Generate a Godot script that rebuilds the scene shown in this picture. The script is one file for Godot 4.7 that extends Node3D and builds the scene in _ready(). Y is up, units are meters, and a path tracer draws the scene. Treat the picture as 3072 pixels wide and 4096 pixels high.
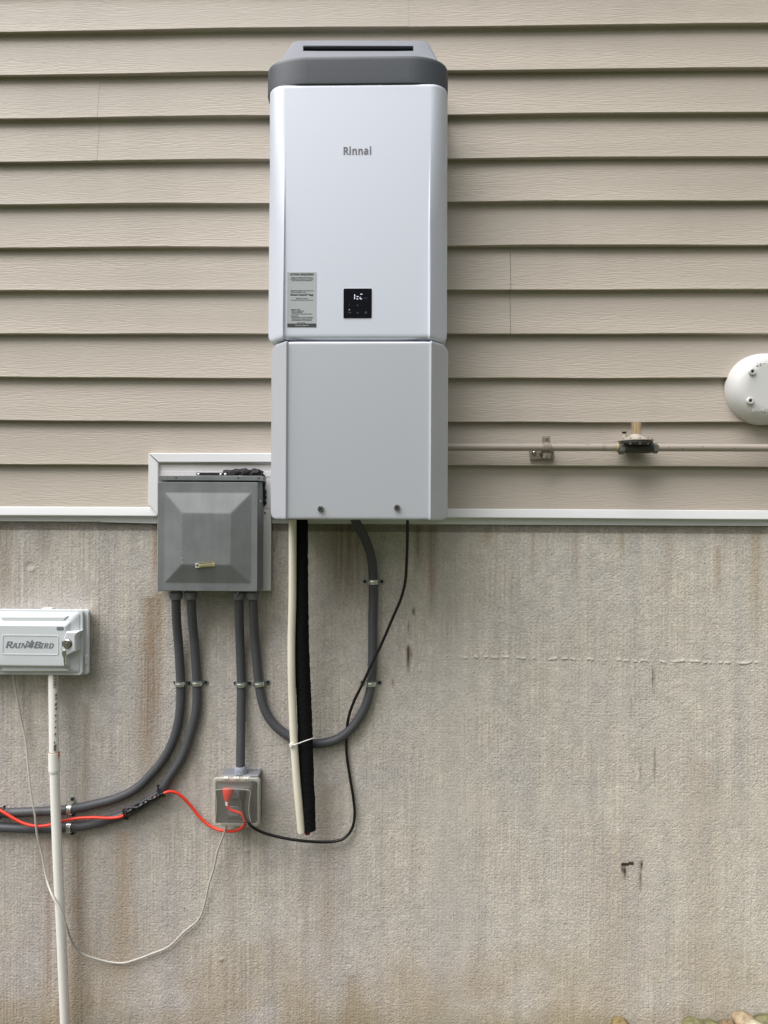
extends Node3D
# A tankless water heater, an electrical panel and its conduits on the side wall of a house. Metres, y up, wall face at z = 0.

class Geo:
	var v := PackedVector3Array()
	var f := PackedInt32Array()
	static var lumps := FastNoiseLite.new()

	# Adds a piece; a closed piece is turned outwards by its volume, an open one towards the hint.
	func add(p: PackedVector3Array, t: PackedInt32Array, hint := Vector3.ZERO) -> Geo:
		var s := 0.0
		var mid := Vector3.ZERO
		for q in p:
			mid += q
		mid /= maxi(p.size(), 1)
		for i in range(0, t.size(), 3):
			var a := p[t[i]] - mid
			var b := p[t[i + 1]] - mid
			var c := p[t[i + 2]] - mid
			s += (b - a).cross(c - a).dot(hint) if hint != Vector3.ZERO else a.dot(b.cross(c))
		var n := v.size()
		v.append_array(p)
		for i in range(0, t.size(), 3):
			if s > 0.0:
				f.append_array([n + t[i], n + t[i + 2], n + t[i + 1]])
			else:
				f.append_array([n + t[i], n + t[i + 1], n + t[i + 2]])
		return self

	# Rings of equal length joined in order; caps close the first and the last.
	func loft(rings: Array, closed := true, caps := true, hint := Vector3.ZERO) -> Geo:
		var n: int = rings[0].size()
		var p := PackedVector3Array()
		var t := PackedInt32Array()
		for r in rings:
			p.append_array(r)
		for k in rings.size() - 1:
			for i in (n if closed else n - 1):
				var a := k * n + i
				var b := k * n + (i + 1) % n
				t.append_array([a, b, a + n, b, b + n, a + n])
		if caps:
			for k in [0, rings.size() - 1]:
				var c := Vector3.ZERO
				for q in rings[k]:
					c += q
				p.append(c / n)
				for i in n:
					var a: int = k * n + i
					var b: int = k * n + (i + 1) % n
					if k == 0:
						t.append_array([p.size() - 1, b, a])
					else:
						t.append_array([p.size() - 1, a, b])
		return add(p, t, hint)

	func box(x0: float, x1: float, y0: float, y1: float, z0: float, z1: float, bev := 0.001) -> Geo:
		return plate(Geo.rrect(x0, x1, y0, y1, bev, 1), z0, z1, bev)

	# A flat outline given thickness, its front edge bevelled.
	func plate(poly: PackedVector2Array, z0: float, z1: float, bev := 0.0) -> Geo:
		var inner := poly
		if bev > 0.0:
			inner = Geo.inset(poly, bev)
		var tri := Geometry2D.triangulate_polygon(inner)
		var n := poly.size()
		var p := PackedVector3Array()
		var t := PackedInt32Array()
		for q in poly:
			p.append(Vector3(q.x, q.y, z0))
		for q in poly:
			p.append(Vector3(q.x, q.y, z1 - bev))
		for q in inner:
			p.append(Vector3(q.x, q.y, z1))
		for k in 2:
			for i in n:
				var a := k * n + i
				var b := k * n + (i + 1) % n
				t.append_array([a, b, a + n, b, b + n, a + n])
		var turn := 0.0
		for i in n:
			turn += poly[i].cross(poly[(i + 1) % n])
		var flip := turn < 0.0
		for i in range(0, tri.size(), 3):
			var a := tri[i]
			var b := tri[i + 1]
			var c := tri[i + 2]
			var up := (inner[b] - inner[a]).cross(inner[c] - inner[a]) > 0.0
			if up == flip:
				var k := b
				b = c
				c = k
			t.append_array([2 * n + a, 2 * n + b, 2 * n + c, a, c, b])
		return add(p, t)

	# Turned about the axis from at along dir; profile holds (distance along, radius).
	func lathe(at: Vector3, dir: Vector3, profile: Array, n := 20, caps := true, turn := 0.0) -> Geo:
		var d := dir.normalized()
		var a := d.cross(Vector3.UP if absf(d.y) < 0.9 else Vector3.RIGHT).normalized()
		var b := d.cross(a)
		var rings := []
		for q in profile:
			var ring := PackedVector3Array()
			for i in n:
				var w := TAU * i / n + turn
				ring.append(at + d * q[0] + (a * cos(w) + b * sin(w)) * q[1])
			rings.append(ring)
		return loft(rings, true, caps)

	func tube(pts: Array, r: float, n := 12, step := 0.008, ribs := 0.0, pitch := 0.006, bumps := 0.0) -> Geo:
		var path := Geo.curve(pts, step)
		var rings := []
		var t0 := (path[1] - path[0]).normalized()
		var a := t0.cross(Vector3.BACK if absf(t0.z) < 0.9 else Vector3.UP).normalized()
		var far := 0.0
		for i in path.size():
			var t := (path[mini(i + 1, path.size() - 1)] - path[maxi(i - 1, 0)]).normalized()
			a = (a - t * a.dot(t)).normalized()
			var b := t.cross(a)
			if i > 0:
				far += path[i].distance_to(path[i - 1])
			var ring := PackedVector3Array()
			for k in n:
				var w := TAU * k / n
				var rr := r
				if ribs > 0.0:
					rr += ribs * sin(far / pitch * TAU + w)
				if bumps > 0.0:
					var q := path[i] + (a * cos(w) + b * sin(w)) * r
					rr += bumps * (lumps.get_noise_3dv(q * 6000.0) * 3.0 + lumps.get_noise_3dv(q * 26000.0 + Vector3.ONE * 50.0) * 0.5)
				ring.append(path[i] + (a * cos(w) + b * sin(w)) * rr)
			rings.append(ring)
		return loft(rings)

	static func curve(pts: Array, step: float) -> PackedVector3Array:
		var o := PackedVector3Array()
		for i in pts.size() - 1:
			var p0: Vector3 = pts[maxi(i - 1, 0)]
			var p1: Vector3 = pts[i]
			var p2: Vector3 = pts[i + 1]
			var p3: Vector3 = pts[mini(i + 2, pts.size() - 1)]
			var m := maxi(1, int(ceil(p1.distance_to(p2) / step)))
			# centripetal form, so that uneven points give no overshoot
			var d0 := maxf(sqrt(p0.distance_to(p1)), 0.001)
			var d1 := maxf(sqrt(p1.distance_to(p2)), 0.001)
			var d2 := maxf(sqrt(p2.distance_to(p3)), 0.001)
			var m1 := ((p1 - p0) / d0 - (p2 - p0) / (d0 + d1) + (p2 - p1) / d1) * d1
			var m2 := ((p2 - p1) / d1 - (p3 - p1) / (d1 + d2) + (p3 - p2) / d2) * d1
			if i == 0:
				m1 = p2 - p1
			if i == pts.size() - 2:
				m2 = p2 - p1
			for k in m:
				var s := float(k) / m
				o.append(p1 * (2 * s * s * s - 3 * s * s + 1) + m1 * (s * s * s - 2 * s * s + s) + p2 * (3 * s * s - 2 * s * s * s) + m2 * (s * s * s - s * s))
		o.append(pts[-1])
		return o

	static func rrect(x0: float, x1: float, y0: float, y1: float, r: float, n := 5) -> PackedVector2Array:
		var o := PackedVector2Array()
		var c := [Vector2(x1 - r, y1 - r), Vector2(x0 + r, y1 - r), Vector2(x0 + r, y0 + r), Vector2(x1 - r, y0 + r)]
		for k in 4:
			for i in n + 1:
				var w := PI / 2 * (k + float(i) / n)
				o.append(c[k] + Vector2(cos(w), sin(w)) * r)
		return o

	static func disc(c: Vector2, r: float, n := 20) -> PackedVector2Array:
		var o := PackedVector2Array()
		for i in n:
			o.append(c + Vector2(cos(TAU * i / n), sin(TAU * i / n)) * r)
		return o

	static func inset(poly: PackedVector2Array, d: float) -> PackedVector2Array:
		var turn := 0.0
		var n := poly.size()
		for i in n:
			turn += poly[i].cross(poly[(i + 1) % n])
		var s := signf(turn)
		var o := PackedVector2Array()
		for i in n:
			var e := (poly[i] - poly[(i + n - 1) % n]).normalized()
			var g := (poly[(i + 1) % n] - poly[i]).normalized()
			var k := (Vector2(-e.y, e.x) + Vector2(-g.y, g.x)) * s
			var len := maxf(k.length_squared() / 2.0, 0.3)
			o.append(poly[i] + k * d / len)
		return o

	static func lift(poly: PackedVector2Array, z: float) -> PackedVector3Array:
		var o := PackedVector3Array()
		for q in poly:
			o.append(Vector3(q.x, q.y, z))
		return o

	# Normals are shared across edges flatter than the angle.
	func mesh(angle := 35.0) -> ArrayMesh:
		var limit := cos(deg_to_rad(angle))
		var at := {}
		var id := PackedInt32Array()
		id.resize(v.size())
		for i in v.size():
			var k := Vector3i((v[i] * 40000.0).round())
			if not at.has(k):
				at[k] = at.size()
			id[i] = at[k]
		var m := f.size() / 3
		var fn := PackedVector3Array()
		var fu := PackedVector3Array()
		fn.resize(m)
		fu.resize(m)
		var near := []
		near.resize(at.size())
		for i in m:
			var a := v[f[i * 3]]
			var n := (v[f[i * 3 + 2]] - a).cross(v[f[i * 3 + 1]] - a)
			fn[i] = n
			fu[i] = n.normalized()
			for k in 3:
				var w := id[f[i * 3 + k]]
				if near[w] == null:
					near[w] = PackedInt32Array([i])
				else:
					near[w].append(i)
		var pv := PackedVector3Array()
		var pn := PackedVector3Array()
		pv.resize(m * 3)
		pn.resize(m * 3)
		for i in m:
			for k in 3:
				var w := f[i * 3 + k]
				var s := Vector3.ZERO
				for j in near[id[w]]:
					if fu[j].dot(fu[i]) > limit:
						s += fn[j]
				pv[i * 3 + k] = v[w]
				pn[i * 3 + k] = s.normalized() if s.length_squared() > 0.0 else Vector3.BACK
		var arr := []
		arr.resize(Mesh.ARRAY_MAX)
		arr[Mesh.ARRAY_VERTEX] = pv
		arr[Mesh.ARRAY_NORMAL] = pn
		var o := ArrayMesh.new()
		o.add_surface_from_arrays(Mesh.PRIMITIVE_TRIANGLES, arr)
		return o


var M := {}
var rng := RandomNumberGenerator.new()


func mat(called: String, c: Color, rough := 0.6, metal := 0.0, spec := 0.5) -> StandardMaterial3D:
	var m := StandardMaterial3D.new()
	m.resource_name = called
	m.albedo_color = c
	m.roughness = rough
	m.metallic = metal
	m.metallic_specular = spec
	M[called] = m
	return m


func tag(o: Node3D, label: String, category := "", group := "", kind := "") -> Node3D:
	if label:
		o.set_meta("label", label)
	if category:
		o.set_meta("category", category)
	if group:
		o.set_meta("group", group)
	if kind:
		o.set_meta("kind", kind)
	return o


var used := {}


func numbered(called: String) -> String:
	used[called] = used.get(called, -1) + 1
	return called if used[called] == 0 else "%s_%03d" % [called, used[called]]


func thing(called: String, label: String, category: String, group := "") -> Node3D:
	var o := Node3D.new()
	o.name = numbered(called)
	add_child(o, true)
	tag(o, label, category, group)
	return o


func obj(called: String, g, m, parent: Node3D = self, angle := 35.0) -> MeshInstance3D:
	var o := MeshInstance3D.new()
	o.name = numbered(called) if parent == self else called
	o.mesh = g.mesh(angle) if g is Geo else g
	o.material_override = M[m] if m is String else m
	if parent != self:
		var k := 1
		while parent.has_node(NodePath(o.name)):
			o.name = "%s_%03d" % [called, k]
			k += 1
	parent.add_child(o, true)
	return o


# Lettering of the given height, its middle at the given place, sheared for italics.
func words(st: SurfaceTool, text: String, at: Vector3, height: float, width := 0.0, bold := true, depth := 0.0006, lean := 0.0, turn := 0.0, left := false, mono := false) -> void:
	var font := SystemFont.new()
	font.font_names = PackedStringArray(["Droid Sans Mono" if mono else "Droid Sans"])
	font.font_weight = 700 if bold else 400
	var t := TextMesh.new()
	t.font = font
	t.text = text
	t.font_size = 64
	t.pixel_size = 0.01
	t.depth = 0.1
	t.curve_step = 1.0
	t.horizontal_alignment = HORIZONTAL_ALIGNMENT_CENTER
	var box := t.get_aabb()
	if box.size.x <= 0.0:
		return
	var sy := height / (0.64 * 0.714)
	var sx := width / box.size.x if width > 0.0 else sy
	var mid := box.get_center()
	var x := Transform3D(Basis(Vector3(sx, 0, 0), Vector3(lean * sy, sy, 0), Vector3(0, 0, depth / 0.1)), Vector3.ZERO)
	x.origin = -(x.basis * Vector3(box.position.x if left else mid.x, mid.y, mid.z))
	x = Transform3D(Basis(Vector3.BACK, turn), at) * x
	st.append_from(t, 0, x)


func ink() -> SurfaceTool:
	var st := SurfaceTool.new()
	st.begin(Mesh.PRIMITIVE_TRIANGLES)
	return st


func noise(freq: float, seed_: int, octaves := 3, kind := FastNoiseLite.TYPE_SIMPLEX_SMOOTH, fractal := FastNoiseLite.FRACTAL_FBM) -> FastNoiseLite:
	var n := FastNoiseLite.new()
	n.noise_type = kind
	n.seed = seed_
	n.frequency = freq
	n.fractal_type = fractal
	n.fractal_octaves = octaves
	return n


func grey(n: FastNoiseLite, w: int, h: int, to_w := 0, to_h := 0) -> PackedByteArray:
	var im := n.get_seamless_image(w, h)
	im.convert(Image.FORMAT_L8)
	if to_w:
		im.resize(to_w, to_h, Image.INTERPOLATE_CUBIC)
	return im.get_data()


func tex(w: int, h: int, form: int, data: PackedByteArray) -> ImageTexture:
	return ImageTexture.create_from_image(Image.create_from_data(w, h, false, form, data))


func over_world(m: StandardMaterial3D, scale: Vector3, offset := Vector3.ZERO) -> void:
	m.uv1_triplanar = true
	m.uv1_world_triplanar = true
	m.uv1_scale = scale
	m.uv1_offset = offset


# The concrete: colour at 3 mm, relief at 1.5 mm, both over 3 m by 1.5 m.
func make_concrete() -> void:
	var w := 2048
	var h := 1024
	var fine := grey(noise(0.4, 3, 2), w, h)
	var lump := grey(noise(0.07, 5, 3), w, h)
	var broad := grey(noise(0.012, 9, 2), 1024, 512, w, h)
	var strokes := grey(noise(0.16, 7, 3), w, 24, w, h)
	var patch := grey(noise(0.008, 12, 2), 1024, 512, w, h)
	var cells := grey(noise(0.16, 21, 2, FastNoiseLite.TYPE_PERLIN, FastNoiseLite.FRACTAL_RIDGED), w, h)
	var relief := PackedByteArray()
	relief.resize(w * h)
	for i in w * h:
		var s := clampf((patch[i] - 112) / 55.0 + 0.35 - (i % w) / float(w) * 0.5 + (lump[i] - 128) / 200.0, 0.0, 1.0)
		relief[i] = int(clampf(fine[i] * 0.36 + lump[i] * 0.13 + cells[i] * 0.26 + broad[i] * 0.12 + strokes[i] * (0.05 + 0.2 * s) - 12.0 * s, 0, 255))
	# the form joint: a broken raised ridge, and a few pits and lumps
	var ridge := noise(0.03, 31, 2)
	for x in range(1108.9865, 1745.8289 + 260):
		var yy := lerpf(271.4848, 279.0744, (x - 1108.9865) / (1742.2481 - 1108.9865)) + ridge.get_noise_1d(x * 0.7) * 3.0
		var s := clampf(ridge.get_noise_1d(x * 1.6 + 400.0) * 3.0 + 0.62, 0.0, 1.0)
		for k in range(-5, 6):
			var at := (int(yy) + k) * w + x
			relief[at] = clampi(int(relief[at] + 150.0 * s * exp(-k * k / 5.0)), 0, 255)
	for d in [[282.5328, 97.4188, 13, -240], [285.3499, 105.7714, 10, 200], [1493.2347, 276.9414, 4, -190], [1746.7241, 276.3127, 4, -150], [722.6169, 662.1429, 7, 200], [671.6584, 879.6496, 7, 220], [1416.4105, 658.4842, 3, -100], [494.9677, 237.5358, 5, 70], [390.3366, 441.3464, 5, -60]]:
		var r: int = d[2]
		for y in range(-r, r + 1):
			for x in range(-r, r + 1):
				var at := (int(d[1]) + y) * w + int(d[0]) + x
				relief[at] = clampi(int(relief[at] + d[3] * exp(-3.0 * (x * x + y * y * 1.6) / (r * r))), 0, 255)
	# colour
	var cw := 1024
	var ch := 512
	var a := grey(noise(0.006, 41, 3), cw, ch)
	var b := grey(noise(0.011, 43, 3), cw, ch)
	var c := grey(noise(0.05, 47, 3), cw, ch)
	var v := grey(noise(0.06, 51, 3), cw, 12, cw, ch)
	var g := grey(noise(0.3, 53, 2), cw, ch)
	var v2 := grey(noise(0.32, 55, 2), cw, 10, cw, ch)
	var cool := Color(0.71, 0.693, 0.68)
	var warm := Color(0.715, 0.685, 0.64)
	var pale := Color(0.815, 0.79, 0.73)
	var px := PackedColorArray()
	px.resize(cw * ch)
	for i in cw * ch:
		var k := cool.lerp(warm, clampf(0.5 + (b[i] - 128) / 420.0 + (v[i] - 128) / 420.0, 0.0, 1.0)).lerp(pale, clampf(0.25 + (a[i] - 128) / 600.0 + ((i % cw) / float(cw) - 0.5) * 0.9 + (float(i / cw) / ch - 0.5) * 0.3, 0.0, 0.9))
		var l := 1.0 + (c[i] - 128) * 0.0004 + (g[i] - 128) * 0.0008 + (v[i] - 128) * 0.0003 + (v2[i] - 128) * 0.0010 * clampf((b[i] - 112) / 60.0 + (c[i] - 128) / 120.0, 0.05, 1.0) * clampf(1.1 - (i % cw) / float(cw) * 0.8, 0.2, 1.0)
		px[i] = Color(k.r * l, k.g * l, k.b * l)
	for s in [
		[263.3303, 77.03, 287.3249, 9.1718, 0.42, Color(0.44, 0.34, 0.25)], [269.8506, 72.3602, 222.5407, 4.1273, 0.32, Color(0.46, 0.34, 0.23)], [254.4769, 121.0178, 315.1897, 7.3375, 0.22, Color(0.46, 0.38, 0.31)],
		[191.4247, 316.1486, 515.338, 9.1718, 0.36, Color(0.38, 0.29, 0.21)], [234.4216, 310.8687, 514.4068, 13.7578, 0.28, Color(0.50, 0.40, 0.29)], [198.4432, 186.3599, 329.936, 3.6687, 0.25, Color(0.40, 0.33, 0.27)],
		[153.0002, 302.8183, 386.3055, 4.1273, 0.35, Color(0.50, 0.38, 0.26)], [160.9741, 311.9747, 515.9974, 3.2101, 0.3, Color(0.44, 0.32, 0.26)], [114.48, 6.1559, 94.3992, 7.3375, 0.35, Color(0.42, 0.33, 0.24)], [153.9385, 5.9523, 52.3373, 10.089, 0.25, Color(0.42, 0.38, 0.32)], [268.9193, 3.0485, 83.92, 4.1273, 0.4, Color(0.45, 0.32, 0.22)],
		[441.1776, 261.8049, 509.9292, 9.1718, 0.2, Color(0.46, 0.36, 0.30)], [419.059, 326.4816, 404.6517, 6.4203, 0.2, Color(0.50, 0.40, 0.32)], [345.0993, 327.6397, 452.0908, 5.5031, 0.18, Color(0.46, 0.38, 0.32)], [465.1034, 449.7259, 509.4111, 9.1718, 0.35, Color(0.50, 0.42, 0.30)],
		[458.2055, 2.0861, 96.2391, 18.3437, 0.35, Color(0.30, 0.22, 0.13)], [543.0622, 6.2349, 100.1267, 4.1273, 0.34, Color(0.40, 0.25, 0.17)], [529.3336, 4.0156, 54.4197, 3.2101, 0.3, Color(0.34, 0.27, 0.18)],  # first: brown stain under the heater, also painted to deepen its shade
		[597.8533, 5.9481, 28.8077, 4.5859, 0.24, Color(0.47, 0.35, 0.22)], [642.4537, 7.9973, 62.7798, 2.293, 0.22, Color(0.44, 0.32, 0.22)], [684.2049, 12.3346, 80.7185, 3.6687, 0.2, Color(0.46, 0.34, 0.25)], [774.5743, 11.8412, 89.1125, 4.1273, 0.18, Color(0.47, 0.38, 0.27)], [823.1507, 25.1904, 79.6474, 3.2101, 0.28, Color(0.46, 0.32, 0.22)], [859.9289, 6.8427, 133.7537, 6.4203, 0.22, Color(0.48, 0.38, 0.26)], [729.4569, 7.5354, 43.9527, 2.7516, 0.25, Color(0.46, 0.38, 0.28)],
		[520.1744, 124.1508, 154.4012, 1.4675, 0.8, Color(0.22, 0.17, 0.12)], [525.2126, 87.4435, 96.6089, 1.3758, 0.7, Color(0.24, 0.18, 0.13)], [522.9227, 129.6254, 138.7914, 1.1923, 0.65, Color(0.24, 0.18, 0.13)], [504.1325, 105.9532, 110.5391, 1.1465, 0.6, Color(0.30, 0.2, 0.2)], [505.0496, 157.7636, 167.852, 1.3758, 0.4, Color(0.34, 0.2, 0.16)], [520.1744, 100.3169, 116.359, 1.1465, 0.35, Color(0.3, 0.22, 0.16)],
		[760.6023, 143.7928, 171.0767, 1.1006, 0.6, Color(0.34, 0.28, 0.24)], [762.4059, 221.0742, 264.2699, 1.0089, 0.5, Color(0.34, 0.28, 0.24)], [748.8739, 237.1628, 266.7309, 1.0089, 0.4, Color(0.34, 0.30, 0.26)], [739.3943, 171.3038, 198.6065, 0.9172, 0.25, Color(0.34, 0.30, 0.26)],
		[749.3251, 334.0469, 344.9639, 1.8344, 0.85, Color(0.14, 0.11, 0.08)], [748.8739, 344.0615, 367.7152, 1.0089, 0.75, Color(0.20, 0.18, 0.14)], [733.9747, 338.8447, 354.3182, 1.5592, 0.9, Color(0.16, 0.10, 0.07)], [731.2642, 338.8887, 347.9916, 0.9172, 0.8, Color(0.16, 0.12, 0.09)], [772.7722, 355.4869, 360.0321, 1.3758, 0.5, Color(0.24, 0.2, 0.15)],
		[810.5718, 234.0981, 501.9295, 18.3437, 0.15, Color(0.58, 0.46, 0.36)], [724.9378, 308.0349, 503.784, 27.5155, 0.12, Color(0.58, 0.48, 0.38)],
	]:
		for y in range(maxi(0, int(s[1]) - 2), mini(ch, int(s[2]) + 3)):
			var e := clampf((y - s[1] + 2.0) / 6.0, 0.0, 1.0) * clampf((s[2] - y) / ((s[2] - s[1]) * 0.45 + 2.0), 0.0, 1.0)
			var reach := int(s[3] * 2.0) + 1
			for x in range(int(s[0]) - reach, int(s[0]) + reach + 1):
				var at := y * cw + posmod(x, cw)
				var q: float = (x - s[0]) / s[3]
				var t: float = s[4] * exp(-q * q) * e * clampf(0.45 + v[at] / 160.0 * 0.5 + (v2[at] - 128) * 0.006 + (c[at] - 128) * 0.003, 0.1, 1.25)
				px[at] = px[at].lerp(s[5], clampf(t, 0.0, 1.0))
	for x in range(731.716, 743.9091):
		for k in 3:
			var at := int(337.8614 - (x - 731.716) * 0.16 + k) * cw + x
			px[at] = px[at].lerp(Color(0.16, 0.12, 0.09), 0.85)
	# light on the upward-facing form joint painted pale, and small pits painted dark
	for x in range(int(554.4932), int(872.9145) + 130):
		var s := clampf(ridge.get_noise_1d(x * 3.2 + 400.0) * 3.0 + 0.62, 0.0, 1.0)
		var y := int(lerpf(135.7424, 139.5372, (x - 554.4932) / (871.124 - 554.4932)) + ridge.get_noise_1d(x * 1.4) * 1.5)
		px[y * cw + x] = px[y * cw + x].lerp(Color(0.88, 0.87, 0.84), 0.75 * s)
	for i in 420:
		var at := rng.randi_range(0, ch - 2) * cw + rng.randi_range(0, cw - 2)
		px[at] = px[at].lerp(Color(0.25, 0.22, 0.19), rng.randf_range(0.15, 0.6))
		if i % 3 == 0:
			px[at + cw] = px[at + cw].lerp(Color(0.27, 0.24, 0.2), rng.randf_range(0.1, 0.5))
	# algae and splashed soil along the ground
	for y in range(int(394.0633), ch):
		for x in cw:
			var at := y * cw + x
			var t := clampf((y - 394.0633) / 95.0, 0.0, 1.0) * clampf((b[at] - 40) / 150.0, 0.0, 1.0) * 0.36
			px[at] = px[at].lerp(Color(0.60, 0.52, 0.39), t)
			t = clampf((y - 478.9132) / 40.0, 0.0, 1.0) * clampf((a[at] - 80) / 90.0, 0.0, 1.0) * 0.4
			px[at] = px[at].lerp(Color(0.42, 0.39, 0.25), t)
	var data := PackedByteArray()
	data.resize(cw * ch * 3)
	for i in cw * ch:
		data[i * 3] = clampi(int(px[i].r * 255.0), 0, 255)
		data[i * 3 + 1] = clampi(int(px[i].g * 255.0), 0, 255)
		data[i * 3 + 2] = clampi(int(px[i].b * 255.0), 0, 255)
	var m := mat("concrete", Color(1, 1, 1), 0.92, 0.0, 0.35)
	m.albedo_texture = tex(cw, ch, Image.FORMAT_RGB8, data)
	m.heightmap_enabled = true
	m.heightmap_texture = tex(w, h, Image.FORMAT_L8, relief)
	m.heightmap_scale = 0.44
	over_world(m, Vector3(1 / 3.0, 1 / 1.5, 1 / 3.0), Vector3(0.5, -1.0, 0.0))


func make_siding_look() -> void:
	# the embossed grain of six courses, 2 m long; rows run down from the top of a course
	var w := 2048
	var h := 1024
	var n := noise(0.15, 61, 2, FastNoiseLite.TYPE_SIMPLEX_SMOOTH, FastNoiseLite.FRACTAL_RIDGED)
	n.domain_warp_enabled = true
	n.domain_warp_amplitude = 6.0
	n.domain_warp_frequency = 0.02
	var lines := grey(n, 120, h, w, h)
	var fine := grey(noise(0.2, 65, 2), 170, h, w, h)
	var zone := grey(noise(0.012, 69, 2), 64, 512, w, h)
	var relief := PackedByteArray()
	relief.resize(w * h)
	var look := PackedByteArray()
	look.resize(w * h / 4 * 3)
	for y in h:
		var t := fposmod(y * 6.0 / h, 1.0)
		var deep := 0.3 + 0.85 * smoothstep(0.06, 0.3, t) * (1.0 - 0.45 * smoothstep(0.62, 0.98, t))
		for x in w:
			var i := y * w + x
			var k := clampf((lines[i] - 118) / 110.0, 0.0, 1.0)
			relief[i] = int(clampf(225.0 - 190.0 * k * k * deep * (0.25 + zone[i] / 150.0) + (fine[i] - 128) * 0.22 * deep, 0, 255))
			if x % 2 == 0 and y % 2 == 0:
				var l := 1.0 + (zone[i] - 128) * 0.0004
				var at := (y / 2 * (w / 2) + x / 2) * 3
				look[at] = int(178 * l)
				look[at + 1] = int(169 * l)
				look[at + 2] = int(157 * l)
	var m := mat("siding", Color(1, 1, 1), 0.5, 0.0, 0.42)
	m.albedo_texture = tex(w / 2, h / 2, Image.FORMAT_RGB8, look)
	m.heightmap_enabled = true
	m.heightmap_texture = tex(w, h, Image.FORMAT_L8, relief)
	m.heightmap_scale = 0.062
	over_world(m, Vector3(0.5, 1.0 / (6.0 * PITCH), 0.5), Vector3(0.5, -LAP / (6.0 * PITCH), 0.0))
	# dust over 3 m, and soot washed down below the regulator
	var cw := 384
	var a := grey(noise(0.012, 71, 3), cw, cw)
	var b := grey(noise(0.05, 73, 3), cw, 24, cw, cw)
	var sx: float = (0.6967 + 1.5) / 3.0 * cw
	var sy: float = (3.6 - 1.6221) / 3.0 * cw
	var dust := PackedByteArray()
	dust.resize(cw * cw * 4)
	for y in cw:
		for x in cw:
			var i := y * cw + x
			var q := Vector2((x - sx) / 6.0, (y - sy) / 5.0).length_squared()
			var t := 0.30 * exp(-q) * (0.5 + a[i] / 255.0) + clampf((a[i] - 120) / 1100.0 + (b[i] - 128) / 2200.0, 0.0, 0.2)
			dust[i * 4] = 92
			dust[i * 4 + 1] = 86
			dust[i * 4 + 2] = 74
			dust[i * 4 + 3] = int(255 * clampf(t, 0.0, 1.0))
	m.detail_enabled = true
	m.detail_uv_layer = BaseMaterial3D.DETAIL_UV_2
	m.detail_albedo = tex(cw, cw, Image.FORMAT_RGBA8, dust)
	m.uv2_triplanar = true
	m.uv2_world_triplanar = true
	m.uv2_scale = Vector3(1 / 3.0, 1 / 3.0, 1 / 3.0)
	m.uv2_offset = Vector3(0.5, -1.2, 0.0)


func _ready() -> void:
	rng.seed = 7
	var cam := Camera3D.new()
	cam.name = "camera"
	cam.transform = Transform3D(Basis(Vector3(0.999724, 0.004800, -0.022998), Vector3(-0.004799, 0.999988, 0.000110), Vector3(0.022998, 0.000000, 0.999736)), Vector3(0, 1.52, 2.06))
	cam.fov = 71.608
	cam.near = 0.05
	cam.far = 300.0
	add_child(cam)
	cam.make_current()

	var env := Environment.new()
	env.background_mode = Environment.BG_SKY
	env.tonemap_mode = Environment.TONE_MAPPER_LINEAR
	env.tonemap_exposure = 2.85
	env.sdfgi_enabled = true
	env.ssao_enabled = true
	env.ssil_enabled = true
	var air := ProceduralSkyMaterial.new()
	air.sky_top_color = Color(0.97, 0.985, 1.0)
	air.sky_horizon_color = Color(0.42, 0.445, 0.48)
	air.sky_curve = 0.2
	air.sky_energy_multiplier = 0.40
	air.ground_bottom_color = Color(0.20, 0.22, 0.15)
	air.ground_horizon_color = Color(0.42, 0.44, 0.42)
	air.sun_angle_max = 1.0
	var sky := Sky.new()
	sky.sky_material = air
	env.sky = sky
	var we := WorldEnvironment.new()
	we.name = "sky"
	we.environment = env
	add_child(we)

	var sun := DirectionalLight3D.new()
	sun.name = "sun_behind_cloud"
	sun.light_color = Color(1.0, 0.99, 0.99)
	sun.light_energy = 0.5
	sun.light_angular_distance = 50.0
	sun.shadow_enabled = true
	sun.look_at_from_position(Vector3(-0.43, 0.88, 0.32), Vector3.ZERO)
	add_child(sun)

	make_materials()
	make_ground()
	make_wall()
	make_board()
	make_heater()
	make_pipe_cover()
	make_panel()
	make_conduits()
	make_drains()
	make_outlet_box()
	make_cords()
	make_controller()
	make_sprinkler_pipe()
	make_gas_line()
	make_vent()
	make_small_things()


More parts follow.
